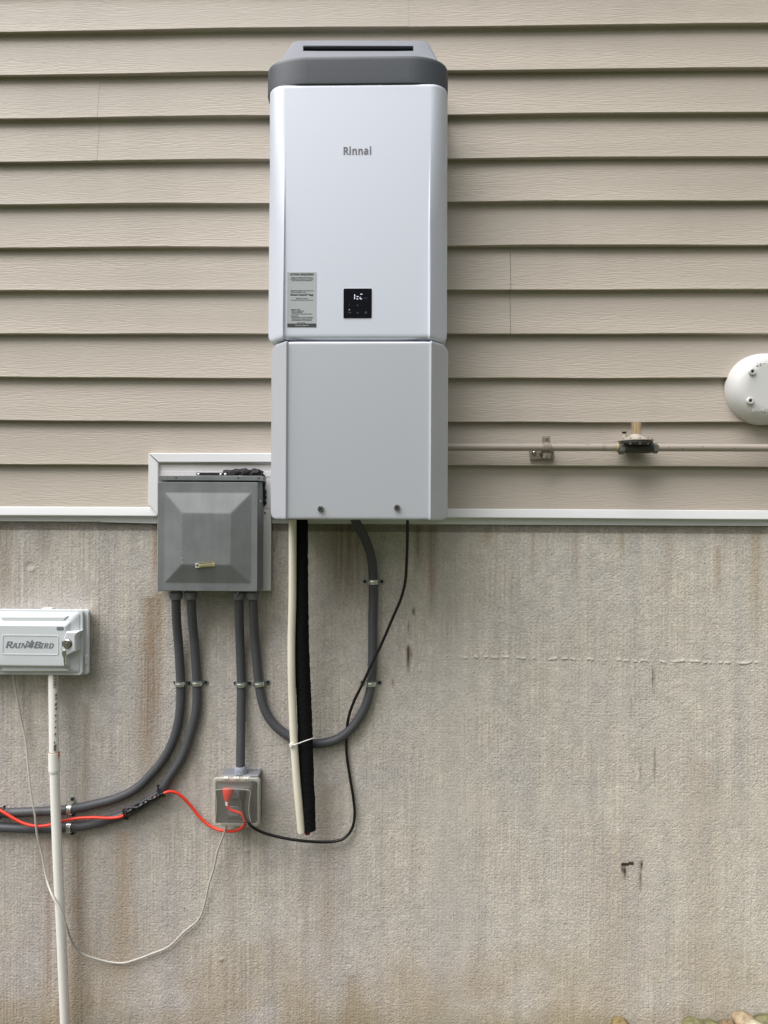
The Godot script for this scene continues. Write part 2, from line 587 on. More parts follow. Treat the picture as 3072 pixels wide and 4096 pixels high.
func make_materials() -> void:
	make_concrete()
	make_siding_look()
	mat("trim", Color(0.88, 0.885, 0.89), 0.42)
	mat("board", Color(0.87, 0.865, 0.865), 0.5)
	mat("heater_white", Color(0.825, 0.845, 0.89), 0.42, 0.24, 0.6)
	mat("cabinet_white", Color(0.745, 0.76, 0.785), 0.42, 0.32, 0.6)
	mat("charcoal", Color(0.265, 0.285, 0.31), 0.5)
	mat("hood_grey", Color(0.45, 0.465, 0.50), 0.5)
	mat("black", Color(0.04, 0.04, 0.045), 0.6)
	mat("slot_black", Color(0.02, 0.02, 0.03), 0.7)
	mat("letter_grey", Color(0.46, 0.46, 0.48), 0.5)
	mat("label_grey", Color(0.67, 0.69, 0.70), 0.55)
	mat("ink", Color(0.13, 0.13, 0.17), 0.6)
	mat("label_band", Color(0.22, 0.22, 0.24), 0.55)
	mat("label_white", Color(0.9, 0.9, 0.9), 0.55)
	mat("display_glass", Color(0.06, 0.065, 0.09), 0.2, 0.0, 0.3)
	var e := mat("lit_digit", Color(0.9, 0.9, 1.0), 0.5)
	e.emission_enabled = true
	e.emission = Color(0.93, 0.95, 1.0)
	e.emission_energy_multiplier = 0.16
	mat("dim_icon", Color(0.34, 0.35, 0.38), 0.5)
	mat("panel_grey", Color(0.445, 0.46, 0.46), 0.45)
	var streak := PackedByteArray()
	var sn := grey(noise(0.09, 83, 3), 256, 16, 256, 256)
	var sm := grey(noise(0.02, 85, 3), 256, 256)
	for i in 256 * 256:
		var l := 1.0 + (sn[i] - 128) * 0.00018 + (sm[i] - 128) * 0.0005
		for c in 3:
			streak.append(clampi(int(228 * l), 0, 255))
	M["panel_grey"].albedo_texture = tex(256, 256, Image.FORMAT_RGB8, streak)
	M["panel_grey"].albedo_color = Color(0.495, 0.512, 0.512)
	over_world(M["panel_grey"], Vector3.ONE * 2.4)
	mat("panel_side", Color(0.46, 0.475, 0.48), 0.48)
	mat("zinc", Color(0.85, 0.86, 0.85), 0.26, 0.92)
	mat("zinc_dull", Color(0.62, 0.635, 0.58), 0.42, 0.35)
	mat("chrome", Color(0.78, 0.77, 0.75), 0.16, 1.0)
	mat("screw_dark", Color(0.16, 0.18, 0.22), 0.45, 0.5)
	mat("screw_blue", Color(0.10, 0.15, 0.26), 0.5, 0.3)
	var h := mat("conduit", Color(0.285, 0.29, 0.305), 0.5)
	h.rim_enabled = true
	h.rim = 0.15
	mat("fitting", Color(0.42, 0.425, 0.44), 0.5)
	mat("fitting_light", Color(0.56, 0.58, 0.63), 0.5)
	mat("cream", Color(0.88, 0.86, 0.79), 0.4)
	var fo := mat("foam", Color(0.07, 0.07, 0.075), 0.9, 0.0, 0.3)
	fo.heightmap_enabled = true
	fo.heightmap_texture = tex(256, 256, Image.FORMAT_L8, grey(noise(0.2, 81, 3), 256, 256))
	fo.heightmap_scale = 0.25
	over_world(fo, Vector3.ONE * 2.6)
	mat("red_cap", Color(0.62, 0.06, 0.10), 0.5)
	mat("rubber", Color(0.055, 0.055, 0.06), 0.38)
	mat("orange", Color(0.87, 0.235, 0.16), 0.45)
	mat("grey_cable", Color(0.74, 0.725, 0.69), 0.45)
	mat("tape", Color(0.05, 0.052, 0.058), 0.3)
	mat("white_plastic", Color(0.88, 0.88, 0.86), 0.4)
	mat("box_plastic", Color(0.80, 0.82, 0.83), 0.42)
	mat("logo_grey", Color(0.45, 0.47, 0.50), 0.5)
	mat("pvc", Color(0.93, 0.925, 0.90), 0.36)
	mat("rust", Color(0.52, 0.30, 0.16), 0.9)
	mat("print", Color(0.52, 0.51, 0.48), 0.7)
	mat("scrape", Color(0.17, 0.15, 0.14), 0.7)
	mat("gas_paint", Color(0.64, 0.60, 0.56), 0.36)
	mat("bracket_paint", Color(0.56, 0.52, 0.475), 0.45)
	mat("regulator_iron", Color(0.24, 0.245, 0.215), 0.55, 0.1)
	mat("regulator_top", Color(0.68, 0.645, 0.60), 0.5)
	mat("nut_grey", Color(0.40, 0.40, 0.39), 0.5, 0.2)
	mat("yellow_dope", Color(0.68, 0.63, 0.40), 0.7)
	mat("spring_brass", Color(0.74, 0.63, 0.36), 0.5)
	mat("vent_white", Color(0.81, 0.81, 0.80), 0.42)
	mat("sticker_yellow", Color(0.60, 0.56, 0.28), 0.5)
	mat("sticker_white", Color(0.72, 0.72, 0.69), 0.5)
	mat("putty", Color(0.06, 0.058, 0.06), 0.75)
	mat("receptacle", Color(0.36, 0.355, 0.34), 0.5)
	mat("box_grey", Color(0.47, 0.48, 0.50), 0.55)
	mat("straw", Color(0.62, 0.52, 0.36), 0.8)
	var so := mat("soil", Color(0.27, 0.22, 0.17), 0.95)
	so.heightmap_enabled = true
	so.heightmap_texture = M["foam"].heightmap_texture
	so.heightmap_scale = 1.5
	over_world(so, Vector3.ONE * 1.3)
	var gl := mat("clear_cover", Color(0.60, 0.59, 0.55, 0.17), 0.3)
	gl.transparency = BaseMaterial3D.TRANSPARENCY_ALPHA
	var g2 := mat("clear_edge", Color(0.82, 0.81, 0.75, 0.42), 0.27)  # lighter than the cover, to paint highlights along its rim
	g2.transparency = BaseMaterial3D.TRANSPARENCY_ALPHA
	var g4 := mat("knuckle_glint", Color(0.93, 0.93, 0.90, 0.8), 0.27)  # whitened to paint glints on the hinge barrels
	g4.transparency = BaseMaterial3D.TRANSPARENCY_ALPHA
	var g3 := mat("clear_tube", Color(0.72, 0.66, 0.62, 0.3), 0.3)
	g3.transparency = BaseMaterial3D.TRANSPARENCY_ALPHA
	var gr := mat("lawn", Color(1, 1, 1), 0.95)
	var im := Image.create(256, 256, false, Image.FORMAT_RGB8)
	var gn := grey(noise(0.06, 91, 4), 256, 256)
	for i in 256 * 256:
		var t := gn[i] / 255.0
		im.set_pixel(i % 256, i / 256, Color(0.20, 0.235, 0.13).lerp(Color(0.32, 0.335, 0.215), t))
	gr.albedo_texture = ImageTexture.create_from_image(im)
	over_world(gr, Vector3.ONE * 0.7)


func sheet(x0: float, x1: float, z0: float, z1: float, y: float) -> Geo:
	return Geo.new().add(PackedVector3Array([Vector3(x0, y, z0), Vector3(x1, y, z0), Vector3(x1, y, z1), Vector3(x0, y, z1)]), PackedInt32Array([0, 1, 2, 0, 2, 3]), Vector3.UP)


func rock(c: Vector3, size: Vector3, seed_: int) -> Geo:
	var n := noise(1.1, seed_, 2)
	var rings := []
	for i in 13:
		var a := PI * clampf(i / 12.0, 0.01, 0.99)
		var ring := PackedVector3Array()
		for k in 20:
			var b := TAU * k / 20
			var d := Vector3(sin(a) * cos(b), cos(a), sin(a) * sin(b))
			var s := Vector3(pow(absf(d.x), 0.8) * signf(d.x), pow(absf(d.y), 0.9) * signf(d.y), pow(absf(d.z), 0.85) * signf(d.z))
			ring.append(c + s * size * (1.0 + 0.22 * n.get_noise_3dv(d * 0.9)))
		rings.append(ring)
	return Geo.new().loft(rings)


func stone_look(called: String, c: Color, seed_: int) -> void:
	var m := mat(called, Color(1, 1, 1), 0.7)
	var n := grey(noise(0.05, seed_, 4), 128, 128)
	var im := Image.create(128, 128, false, Image.FORMAT_RGB8)
	for i in 128 * 128:
		var l := 0.72 + n[i] / 255.0 * 0.5
		var q := Color(c.r * l, c.g * l, c.b * l).lerp(Color(0.36, 0.36, 0.2), clampf((n[(i * 7) % 16384] - 150) / 200.0, 0.0, 0.4))
		im.set_pixel(i % 128, i / 128, q)
	m.albedo_texture = ImageTexture.create_from_image(im)
	over_world(m, Vector3.ONE * 7.0, Vector3(seed_ * 0.13, 0, 0))


func make_ground() -> void:
	tag(obj("ground", sheet(-80, 80, -0.4, 120, -0.012), "lawn"), "lawn in front of the house wall", "", "", "structure")
	tag(obj("soil_bed", sheet(-6, 6, -0.05, 0.62, -0.004), "soil"), "strip of bare soil along the foot of the wall", "", "", "structure")
	stone_look("stone_ochre", Color(0.52, 0.45, 0.30), 101)
	stone_look("stone_olive", Color(0.46, 0.45, 0.31), 102)
	stone_look("stone_brown", Color(0.48, 0.40, 0.29), 103)
	stone_look("stone_tan", Color(0.64, 0.57, 0.46), 104)
	stone_look("stone_pale", Color(0.76, 0.73, 0.64), 105)
	stone_look("stone_grey", Color(0.55, 0.54, 0.50), 106)
	# px and half sizes: x of centre, top, half width, depth from the wall
	for r in [
		[0.625, 0.101, 0.027, 0.050, "stone_ochre", "small ochre rock standing alone at the foot of the wall"],
		[0.8273, 0.1066, 0.028, 0.050, "stone_olive", "green mossy rock at the wall left of the rock heap"],
		[0.8818, 0.0928, 0.030, 0.038, "stone_olive", "low dark green rock touching the mossy one"],
		[0.9203, 0.1118, 0.020, 0.060, "stone_brown", "small brown rock leaning on the largest tan rock"],
		[0.9696, 0.1229, 0.031, 0.045, "stone_tan", "largest tan rock, highest of the heap by the wall"],
		[0.9831, 0.1259, 0.026, 0.085, "stone_pale", "whitish rock in front of the largest tan rock"],
		[1.0287, 0.1151, 0.033, 0.045, "stone_olive", "olive rock cut off by the right edge of the view"],
		[-0.6653, 0.0526, 0.018, 0.04, "stone_grey", "tiny grey stone low at the wall, left of the middle"],
	]:
		var top: float = r[1]
		var half: float = r[2]
		var tall := half * 0.72
		tag(obj("rock", rock(Vector3(r[0], top - tall - 0.005, r[3]), Vector3(half, tall, half * 0.85), int(r[0] * 1000)), r[4], self, 60.0), r[5], "rock", "river rocks at the foot of the wall")
	# the rest of the rock bed lies below the picture
	var mm := MultiMesh.new()
	mm.transform_format = MultiMesh.TRANSFORM_3D
	mm.mesh = rock(Vector3.ZERO, Vector3(0.03, 0.022, 0.026), 5).mesh(60.0)
	mm.instance_count = 420
	for i in 420:
		var p := Vector3(rng.randf_range(0.3, 2.6), rng.randf_range(-0.004, 0.008), rng.randf_range(0.03, 0.5))
		mm.set_instance_transform(i, Transform3D(Basis.from_euler(Vector3(rng.randf(), rng.randf() * TAU, rng.randf())).scaled(Vector3.ONE * rng.randf_range(0.7, 1.5)), p))
	var bed := MultiMeshInstance3D.new()
	bed.name = "rock_bed"
	bed.multimesh = mm
	bed.material_override = M["stone_grey"]
	add_child(bed, true)
	tag(bed, "bed of rounded river rocks on the soil beside the wall", "rocks", "", "stuff")


const PITCH := 0.12596
const LAP := 1.52800  # lower edge of the lowest course


func board_strip(x0: float, x1: float, low: float, lift: float) -> Geo:
	# one vinyl board of two courses: sloping face, rounded nose, underside; twice
	var prof := []
	for c in 2:
		var y1 := low + PITCH * (2 - c)
		var y0 := y1 - PITCH
		if c == 0:
			prof.append(Vector2(y1 + 0.012, 0.0012))
		else:
			prof.append(Vector2(y1 + 0.0022, 0.0042))
		prof.append(Vector2(y1 - 0.002, 0.0022))
		prof.append(Vector2(y1 - 0.02, 0.0044))
		prof.append(Vector2(y0 + PITCH * 0.5, 0.0115))
		prof.append(Vector2(y0 + 0.012, 0.0186))
		prof.append(Vector2(y0 + 0.0045, 0.0201))
		prof.append(Vector2(y0 + 0.0016, 0.0205))
		prof.append(Vector2(y0 + 0.0003, 0.0197))
		prof.append(Vector2(y0, 0.0180))
		if c == 0:
			prof.append(Vector2(y0 + 0.0014, 0.0095))
		else:
			prof.append(Vector2(y0 + 0.0006, 0.0040))
			prof.append(Vector2(y0 + 0.002, 0.0012))
	var rings := []
	var m := int(ceil((x1 - x0) / 0.04))
	var wob := noise(0.9, int(low * 100), 2)
	for i in m + 1:
		var x := lerpf(x0, x1, float(i) / m)
		var s := wob.get_noise_2d(x * 1.2, low * 9.0) * 0.0034
		var b := wob.get_noise_2d(x * 1.5 + 40.0, low * 5.0) * 0.0024
		var ring := PackedVector3Array()
		for q in prof:
			var out: float = q.y / 0.02
			ring.append(Vector3(x, q.x + s * clampf(out, 0, 1), q.y + lift + b * out * 0.7))
		rings.append(ring)
	var g := Geo.new()
	g.loft(rings, false, false, Vector3.BACK)
	# the cut end of the vinyl shows its thickness
	for e in [0, m]:
		var back := PackedVector3Array()
		for q in rings[e]:
			back.append(q - Vector3(0, 0, 0.0013))
		g.loft([rings[e], back], false, false, Vector3.LEFT if e == 0 else Vector3.RIGHT)
	return g


func make_wall() -> void:
	var house := thing("house_wall", "house wall clad in tan wood-grain vinyl siding above concrete", "wall")
	var back := Geo.new().box(-3.2, 3.2, 1.46, 3.95, -0.15, 0.0, 0.002)
	obj("sheathing", back, "siding", house)
	var cut := {2: 0.3133, 4: -0.8852, 5: 0.0161}
	for k in 9:
		var low := LAP + PITCH * 2 * k
		if cut.has(k):
			obj("siding_panel", board_strip(-3.2, cut[k] + (-0.0008 if k == 2 else 0.0), low, 0.0008), "siding", house)
			obj("siding_panel", board_strip(cut[k] + (0.0004 if k == 2 else -0.02), 3.2, low, 0.0002), "siding", house)
		else:
			obj("siding_panel", board_strip(-3.2, 3.2, low, 0.0007), "siding", house)
	# the white ledge trim under the siding, in lengths that overlap, and the flashing below it
	var ledge := func(x0: float, x1: float, dz: float) -> Geo:
		var p := [Vector2(1.5427, 0.002), Vector2(1.5299, 0.004), Vector2(1.5302, 0.021), Vector2(1.5282, 0.0245), Vector2(1.5074, 0.0285), Vector2(1.5049, 0.0275), Vector2(1.5046, 0.024), Vector2(1.5066, 0.007)]
		var rings := []
		var m := int(ceil((x1 - x0) / 0.08))
		for i in m + 1:
			var x := lerpf(x0, x1, float(i) / m)
			var ring := PackedVector3Array()
			for q in p:
				ring.append(Vector3(x, q.x + 0.0006 * sin(x * 5.0), q.y + dz))
			rings.append(ring)
		return Geo.new().loft(rings, true, true)
	obj("ledge_trim", ledge.call(-3.2, -0.7026, 0.0), "trim", house)
	obj("ledge_trim", ledge.call(-0.3704, 3.2, 0.0), "trim", house)
	obj("flashing", Geo.new().box(-3.2, -0.8713 + 0.02, 1.4876, 1.5072, 0.001, 0.0068, 0.0008), "trim", house)
	obj("flashing", Geo.new().plate(PackedVector2Array([Vector2(-0.8719, 1.4863), Vector2(-0.7039, 1.4832), Vector2(-0.7041, 1.5115), Vector2(-0.872, 1.5106)]), 0.0072, 0.0095, 0.0006), "trim", house)
	obj("flashing", Geo.new().box(-0.3726, 3.2, 1.4851, 1.515, 0.001, 0.0068, 0.0008), "trim", house)
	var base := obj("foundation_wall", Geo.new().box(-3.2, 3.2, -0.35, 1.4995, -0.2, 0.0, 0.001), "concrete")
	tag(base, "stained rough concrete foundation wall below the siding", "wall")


func make_board() -> void:
	var t := thing("mounting_board", "white mounting board with mitred trim behind the grey electrical panel", "board")
	obj("backing", Geo.new().box(-0.7027, -0.3723, 1.2913, 1.6733, 0.0165, 0.021, 0.0008), "board", t)
	obj("batten", Geo.new().box(-0.7005, -0.3731, 1.6198, 1.6352, 0.0205, 0.0225, 0.0005), "board", t)
	# top and left channel, mitred at the corner
	var zt := 0.033
	obj("trim_strip", Geo.new().plate(PackedVector2Array([Vector2(-0.7259, 1.686), Vector2(-0.3627, 1.687), Vector2(-0.3626, 1.6611), Vector2(-0.6969, 1.6601)]), 0.012, zt, 0.0018), "trim", t)
	obj("trim_strip", Geo.new().plate(PackedVector2Array([Vector2(-0.7263, 1.6846), Vector2(-0.698, 1.659), Vector2(-0.6972, 1.5062), Vector2(-0.7225, 1.5354), Vector2(-0.7256, 1.5381)]), 0.012, zt - 0.0007, 0.0018), "trim", t)
	var s := obj("screw", Geo.new().lathe(Vector3(-0.3899, 1.5157, 0.021), Vector3.BACK, [[0, 0.0062], [0.0016, 0.0062], [0.0022, 0.0052], [0.0022, 0.0028], [-0.002, 0.0026]], 18), "board", t)
	obj("recess", Geo.new().lathe(Vector3(-0.3899, 1.5157, 0.021), Vector3.BACK, [[0.0, 0.0029], [0.0012, 0.0029]], 14), "slot_black", s)


# Plan of a heater front: from the left edge over the chamfers to the right edge, as (x, z).
func plan(x0: float, x1: float, xa: float, xb: float, zf: float, zc: float, zb: float, crease: float, step: float) -> PackedVector2Array:
	var half := PackedVector2Array()
	var mid := (x0 + x1) / 2
	for side in 2:
		var ex := x0 if side == 0 else x1
		var fx := xa if side == 0 else xb
		var s := 1.0 if side == 0 else -1.0
		var pts := PackedVector2Array()
		pts.append(Vector2(ex, zb))
		pts.append(Vector2(ex, lerpf(zb, zc, 0.5)))
		pts.append(Vector2(ex, zc - 0.012))
		for i in 13:
			var t := i / 12.0
			var flat := Vector2(lerpf(ex, fx, t), lerpf(zc, zf + step, t))
			var w := t * PI / 2
			var round := Vector2(lerpf(ex, fx, pow(1.0 - cos(w), 0.95)), lerpf(zc - 0.012, zf, pow(sin(w), 0.85)))
			if i == 0:
				flat = Vector2(ex, zc)
			pts.append(round.lerp(flat, crease))
		pts.append(Vector2(fx + s * 0.0014, zf + step * 0.9))
		pts.append(Vector2(fx + s * 0.0030, zf + step * 0.45))
		pts.append(Vector2(fx + s * 0.0046, zf + step * 0.08))
		pts.append(Vector2(fx + s * 0.0062, zf))
		for i in 3:
			pts.append(Vector2(lerpf(fx + s * 0.0072, mid, (i + 1) / 4.0), zf))
		if side == 1:
			pts.reverse()
		half.append_array(pts)
	return half


# A front lofted down its height: fillets at top and bottom, rounded corners in the view.
func shell(x0: float, x1: float, xa: float, xb: float, zf: float, zc: float, zb: float, yt: float, yb: float, rt: float, rb: float, ft: float, fb: float, soft_top: bool, step: float) -> Geo:
	var h := yt - yb
	var ds := [0.0, 0.0008, 0.002, 0.004, 0.007, 0.011, 0.016, 0.022, 0.03, 0.06, 0.1, 0.15, 0.2, 0.28, 0.36]
	var rows := []
	for d in ds:
		if d < h * 0.62:
			rows.append(d)
	for i in range(9, -1, -1):
		if ds[i] < h * 0.35:
			rows.append(h - ds[i])
	var rings := []
	var mid := (x0 + x1) / 2
	for d in rows:
		var e: float = h - d
		var crease := smoothstep(0.03, 0.5, d) if soft_top else 1.0
		var p := plan(x0, x1, xa, xb, zf, zc, zb, crease, step * (smoothstep(0.2, 0.48, d) if soft_top else 1.0))
		var iz := 0.0
		var ix := 0.0
		if d < ft:
			iz = ft - sqrt(maxf(ft * ft - (ft - d) * (ft - d), 0.0))
		if e < fb:
			iz = maxf(iz, fb - sqrt(maxf(fb * fb - (fb - e) * (fb - e), 0.0)))
		if d < rt:
			ix = rt - sqrt(maxf(rt * rt - (rt - d) * (rt - d), 0.0))
		if e < rb:
			ix = maxf(ix, rb - sqrt(maxf(rb * rb - (rb - e) * (rb - e), 0.0)))
		var ring := PackedVector3Array()
		for q in p:
			# corners in the view take the chamfers in, the front panel keeps its width
			var x := q.x
			x = clampf(x, x0 + ix, x1 - ix)
			ring.append(Vector3(x, yt - d, maxf(q.y - iz, zb)))
		rings.append(ring)
	return Geo.new().loft(rings)


const FRONT := 0.26


func make_heater() -> void:
	var t := thing("water_heater", "tall white wall-mounted tankless water heater with charcoal top cap", "water heater")
	obj("front_cover", shell(-0.3462, 0.1183, -0.3002, 0.0728, FRONT, FRONT - 0.045, 0.02, 2.6063, 1.9575, 0.005, 0.019, 0.006, 0.011, true, 0.0075), "heater_white", t, 28.0)
	var back := Geo.new().box(-0.3332, 0.1117, 1.9617, 2.654, 0.016, 0.212, 0.003)
	obj("case", back, "black", t)
	# cap: the same plan, softly rounded, with a rounded upper edge
	var rings := []
	for q in [[0.0, 0.012], [0.001, 0.006], [0.003, 0.0022], [0.007, 0.0004], [0.012, 0.0], [0.03, 0.0], [0.05, 0.0], [0.066, 0.0], [0.0685, 0.0006], [0.07, 0.003]]:
		var ring := PackedVector3Array()
		for p in plan(-0.3544 + q[1], 0.1198 - q[1], -0.2441, 0.0183, FRONT + 0.0025 - q[1], FRONT - 0.058, 0.02, 0.0, 0.0):
			ring.append(Vector3(p.x, 2.6792 - q[0] * 0.074 / 0.07, p.y))
		rings.append(ring)
	obj("top_cap", Geo.new().loft(rings), "charcoal", t, 28.0)
	# exhaust hood: leans back, with a slot
	var outer := [Vector3(-0.3255, 2.6751, 0.2276), Vector3(-0.2977, 2.7669, 0.1725), Vector3(-0.2944, 2.7771, 0.1664), Vector3(-0.285, 2.7831, 0.1628), Vector3(-0.2103, 2.7829, 0.1629), Vector3(-0.0243, 2.7796, 0.1649), Vector3(0.0572, 2.7772, 0.1663), Vector3(0.0669, 2.7699, 0.1707), Vector3(0.0716, 2.7596, 0.1769), Vector3(0.0983, 2.6686, 0.2315), Vector3(-0.0231, 2.6705, 0.2304), Vector3(-0.2027, 2.6732, 0.2287)]
	var hole := [Vector3(-0.2621, 2.739, 0.1892), Vector3(-0.2636, 2.7562, 0.1789), Vector3(-0.2629, 2.7578, 0.178), Vector3(-0.258, 2.7581, 0.1778), Vector3(-0.2086, 2.7573, 0.1783), Vector3(-0.024, 2.7541, 0.1802), Vector3(0.0225, 2.7533, 0.1806), Vector3(0.0274, 2.7529, 0.1809), Vector3(0.0283, 2.7512, 0.1819), Vector3(0.0282, 2.7342, 0.1921), Vector3(-0.0238, 2.734, 0.1922), Vector3(-0.2072, 2.7371, 0.1904)]
	var front := PackedVector3Array()
	var rear := PackedVector3Array()
	var front_in := PackedVector3Array()
	var lip := PackedVector3Array()
	var edge := PackedVector3Array()
	var deep := PackedVector3Array()
	var middle := Vector3.ZERO
	var slot_middle := Vector3.ZERO
	for q in outer:
		middle += q / outer.size()
	for q in hole:
		slot_middle += q / hole.size()
	for q in outer:
		rear.append(Vector3(q.x, q.y, 0.03))
		front.append(q - Vector3(0, 0, 0.003))
		front_in.append(q.lerp(middle, 0.03))
	for q in hole:
		lip.append(slot_middle + (q - slot_middle) * Vector3(1.008, 1.25, 1.25))
		edge.append(q - Vector3(0, 0, 0.002))
		deep.append(q - Vector3(0, 0, 0.03))
	var hood := obj("exhaust_hood", Geo.new().loft([rear, front, front_in, lip, edge, deep], true, true), "hood_grey", t, 25.0)
	var dark := PackedVector3Array()
	for q in hole:
		dark.append(slot_middle + (q - slot_middle) * 0.985 - Vector3(0, 0, 0.012))
	obj("slot", Geo.new().add(dark, PackedInt32Array(fan(12)), Vector3.BACK), "slot_black", hood)
	# raised maker's lettering
	var st := ink()
	words(st, "Rinnai", Vector3(-0.1134, 2.4374, 0.2605), 0.019, 0.0704, true, 0.0008)
	obj("logo_lettering", st.commit(), "letter_grey", t)
	# printed label, its codes left out
	var lab := obj("label", Geo.new().box(-0.2903, -0.2159, 1.9888, 2.1289, FRONT - 0.001, FRONT + 0.0006, 0.0002), "label_grey", t)
	obj("footer_band", Geo.new().box(-0.2897, -0.2158, 1.989, 1.9982, FRONT, FRONT + 0.0009, 0.0001), "label_band", lab)
	obj("rule_line", Geo.new().box(-0.284, -0.2215, 2.1175, 2.1183, FRONT, FRONT + 0.0009, 0.0001), "label_white", lab)
	obj("rule_line", Geo.new().box(-0.2838, -0.2212, 2.0653, 2.0661, FRONT, FRONT + 0.0009, 0.0001), "label_white", lab)
	st = ink()
	words(st, "ACTION REQUIRED!", Vector3(-0.2532, 2.1227, 0.261), 0.0054, 0.0599, true, 0.0004)
	words(st, "Rinnai Central™ App", Vector3(-0.253, 2.0707, 0.261), 0.0054, 0.0575, true, 0.0004)
	for q in [["Register your product within 90 days of", 599.6, 45], ["installation and extend your labor coverage.", 602.8, 49], ["Scan code below for quick registration.", 606.0, 44], ["Download our App for", 644.8, 25], ["Easy and Quick access to Key Features", 648.2, 46], ["And Much More...", 697.0, 20]]:
		words(st, q[0], Vector3(-0.253, lerpf(2.1286, 1.9885, (q[1] - 588) / 119.0), FRONT + 0.0008), 0.0023, q[2] * 0.0012, false, 0.0004)
	for q in [["•Residential-Additional 4 years ($200 value)", 628.0, 49, 627.5, false], ["•Commercial-Additional 1 year", 631.2, 33, 627.5, false], ["Installers / PROs", 668.6, 20, 628, true], ["•Quick Unit Registration", 671.8, 27, 629.5, false], ["•Remote Monitoring", 675.0, 23, 629.5, false], ["•Latest Manuals & Training Information", 678.2, 43, 629.5, false], ["Homeowners", 682.2, 16, 628, true], ["•Easy Recirculation Control & Scheduling", 685.4, 46, 629.5, false], ["•Real-time Status & Maintenance Alerts", 688.6, 44, 629.5, false], ["•Quick Connection to PRO Assistance", 691.8, 43, 629.5, false]]:
		var x := lerpf(-0.2901, -0.2158, (q[3] - 620.5) / 63.0)
		words(st, q[0], Vector3(x, lerpf(2.1286, 1.9885, (q[1] - 588) / 119.0), FRONT + 0.0008), 0.0023, q[2] * 0.0012, q[4], 0.0004, 0.0, 0.0, true)
	obj("print", st.commit(), "ink", lab)
	st = ink()
	words(st, "Remove After Registration", Vector3(-0.2526, 1.9932, 0.2612), 0.0026, 0.034, false, 0.0004)
	obj("print", st.commit(), "label_white", lab)
	# touch panel with a lit display
	var tp := obj("control_panel", Geo.new().plate(Geo.rrect(-0.1472, -0.0747, 2.011, 2.0873, 0.0035, 4), FRONT - 0.004, FRONT + 0.0012, 0.0007), "display_glass", t)
	obj("bezel", Geo.new().plate(Geo.rrect(-0.1485, -0.0734, 2.0091, 2.0885, 0.0042, 4), FRONT - 0.004, FRONT + 0.0006, 0.0012), "heater_white", tp)
	for s in [[-0.1193, -0.1174, 2.0664, 2.0718],[-0.1195, -0.1176, 2.0599, 2.0654],[-0.1135, -0.1089, 2.0651, 2.067],[-0.1138, -0.1092, 2.0592, 2.0608],[-0.1038, -0.0991, 2.0712, 2.0731],[-0.1054, -0.1037, 2.0604, 2.0653],[-0.1041, -0.0995, 2.0593, 2.0609],[-0.1326, -0.131, 2.0319, 2.0336]]:
		obj("display_segment", Geo.new().box(s[0], s[1], s[2], s[3], FRONT + 0.0010, FRONT + 0.0016, 0.0002), "lit_digit", tp)
	st = ink()
	words(st, "°F/°C", Vector3(-0.0904, 2.0618, 0.2614), 0.0031, 0.0089, false, 0.0004)
	obj("print", st.commit(), "dim_icon", tp)
	var ic := Geo.new()
	for c in [[Vector2(-0.1111, 2.0445), 1.0], [Vector2(-0.111, 2.0245), -1.0]]:
		for s in [-1.0, 1.0]:
			ic.tube([Vector3(c[0].x, c[0].y + c[1] * 0.0012, FRONT + 0.0013), Vector3(c[0].x + s * 0.0026, c[0].y - c[1] * 0.002, FRONT + 0.0013)], 0.0004, 5, 0.01)
	ic.lathe(Vector3(-0.0898, 2.0253, 0.2612), Vector3.BACK, [[0.0, 0.0028], [0.0005, 0.0028], [0.0005, 0.0018], [0.0, 0.0018]], 14, false)
	ic.tube([Vector3(-0.1312, 2.0482, 0.2613), Vector3(-0.1326, 2.0459, 0.2613), Vector3(-0.1314, 2.0429, 0.2613)], 0.0004, 5, 0.002)
	ic.tube([Vector3(-0.1361, 2.0256, 0.2613), Vector3(-0.1334, 2.0275, 0.2613), Vector3(-0.131, 2.0252, 0.2613)], 0.0004, 5, 0.002)
	ic.tube([Vector3(-0.1306, 2.0236, 0.2613), Vector3(-0.1287, 2.0272, 0.2613), Vector3(-0.1271, 2.0233, 0.2613)], 0.0004, 5, 0.003)
	obj("touch_icons", ic, "dim_icon", tp)


func thumb_screw(t: Node3D, at: Vector3) -> void:
	var r := 0.0078
	var rings := []
	for q in [[-0.004, 0.8], [0.0, 1.0], [0.005, 1.0], [0.0066, 0.85]]:
		var ring := PackedVector3Array()
		for i in 36:
			var w := TAU * i / 36
			ring.append(at + Vector3(cos(w), sin(w), 0) * r * q[1] * (1.0 if i % 3 else 0.88) + Vector3(0, 0, q[0]))
		rings.append(ring)
	var s := obj("thumb_screw", Geo.new().loft(rings), "nut_grey", t, 20.0)
	var x := Geo.new()
	for a in [0.6, 0.6 + PI / 2]:
		var d := Vector3(cos(a), sin(a), 0) * r * 0.75
		x.tube([at - d + Vector3(0, 0, 0.0066), at + d + Vector3(0, 0, 0.0066)], 0.0012, 6, 0.02)
	obj("cross_slot", x, "slot_black", s)


func make_pipe_cover() -> void:
	var t := thing("pipe_cover", "light grey pipe cover box hanging directly below the water heater", "pipe cover")
	var g := shell(-0.3372, 0.1221, -0.2904, 0.0761, FRONT + 0.005, FRONT - 0.041, 0.02, 1.9524, 1.4997, 0.022, 0.02, 0.006, 0.006, false, 0.0065)
	obj("front_cover", g, "cabinet_white", t, 28.0)
	thumb_screw(t, Vector3(-0.202, 1.5274, 0.266))
	thumb_screw(t, Vector3(-0.0088, 1.5319, 0.266))


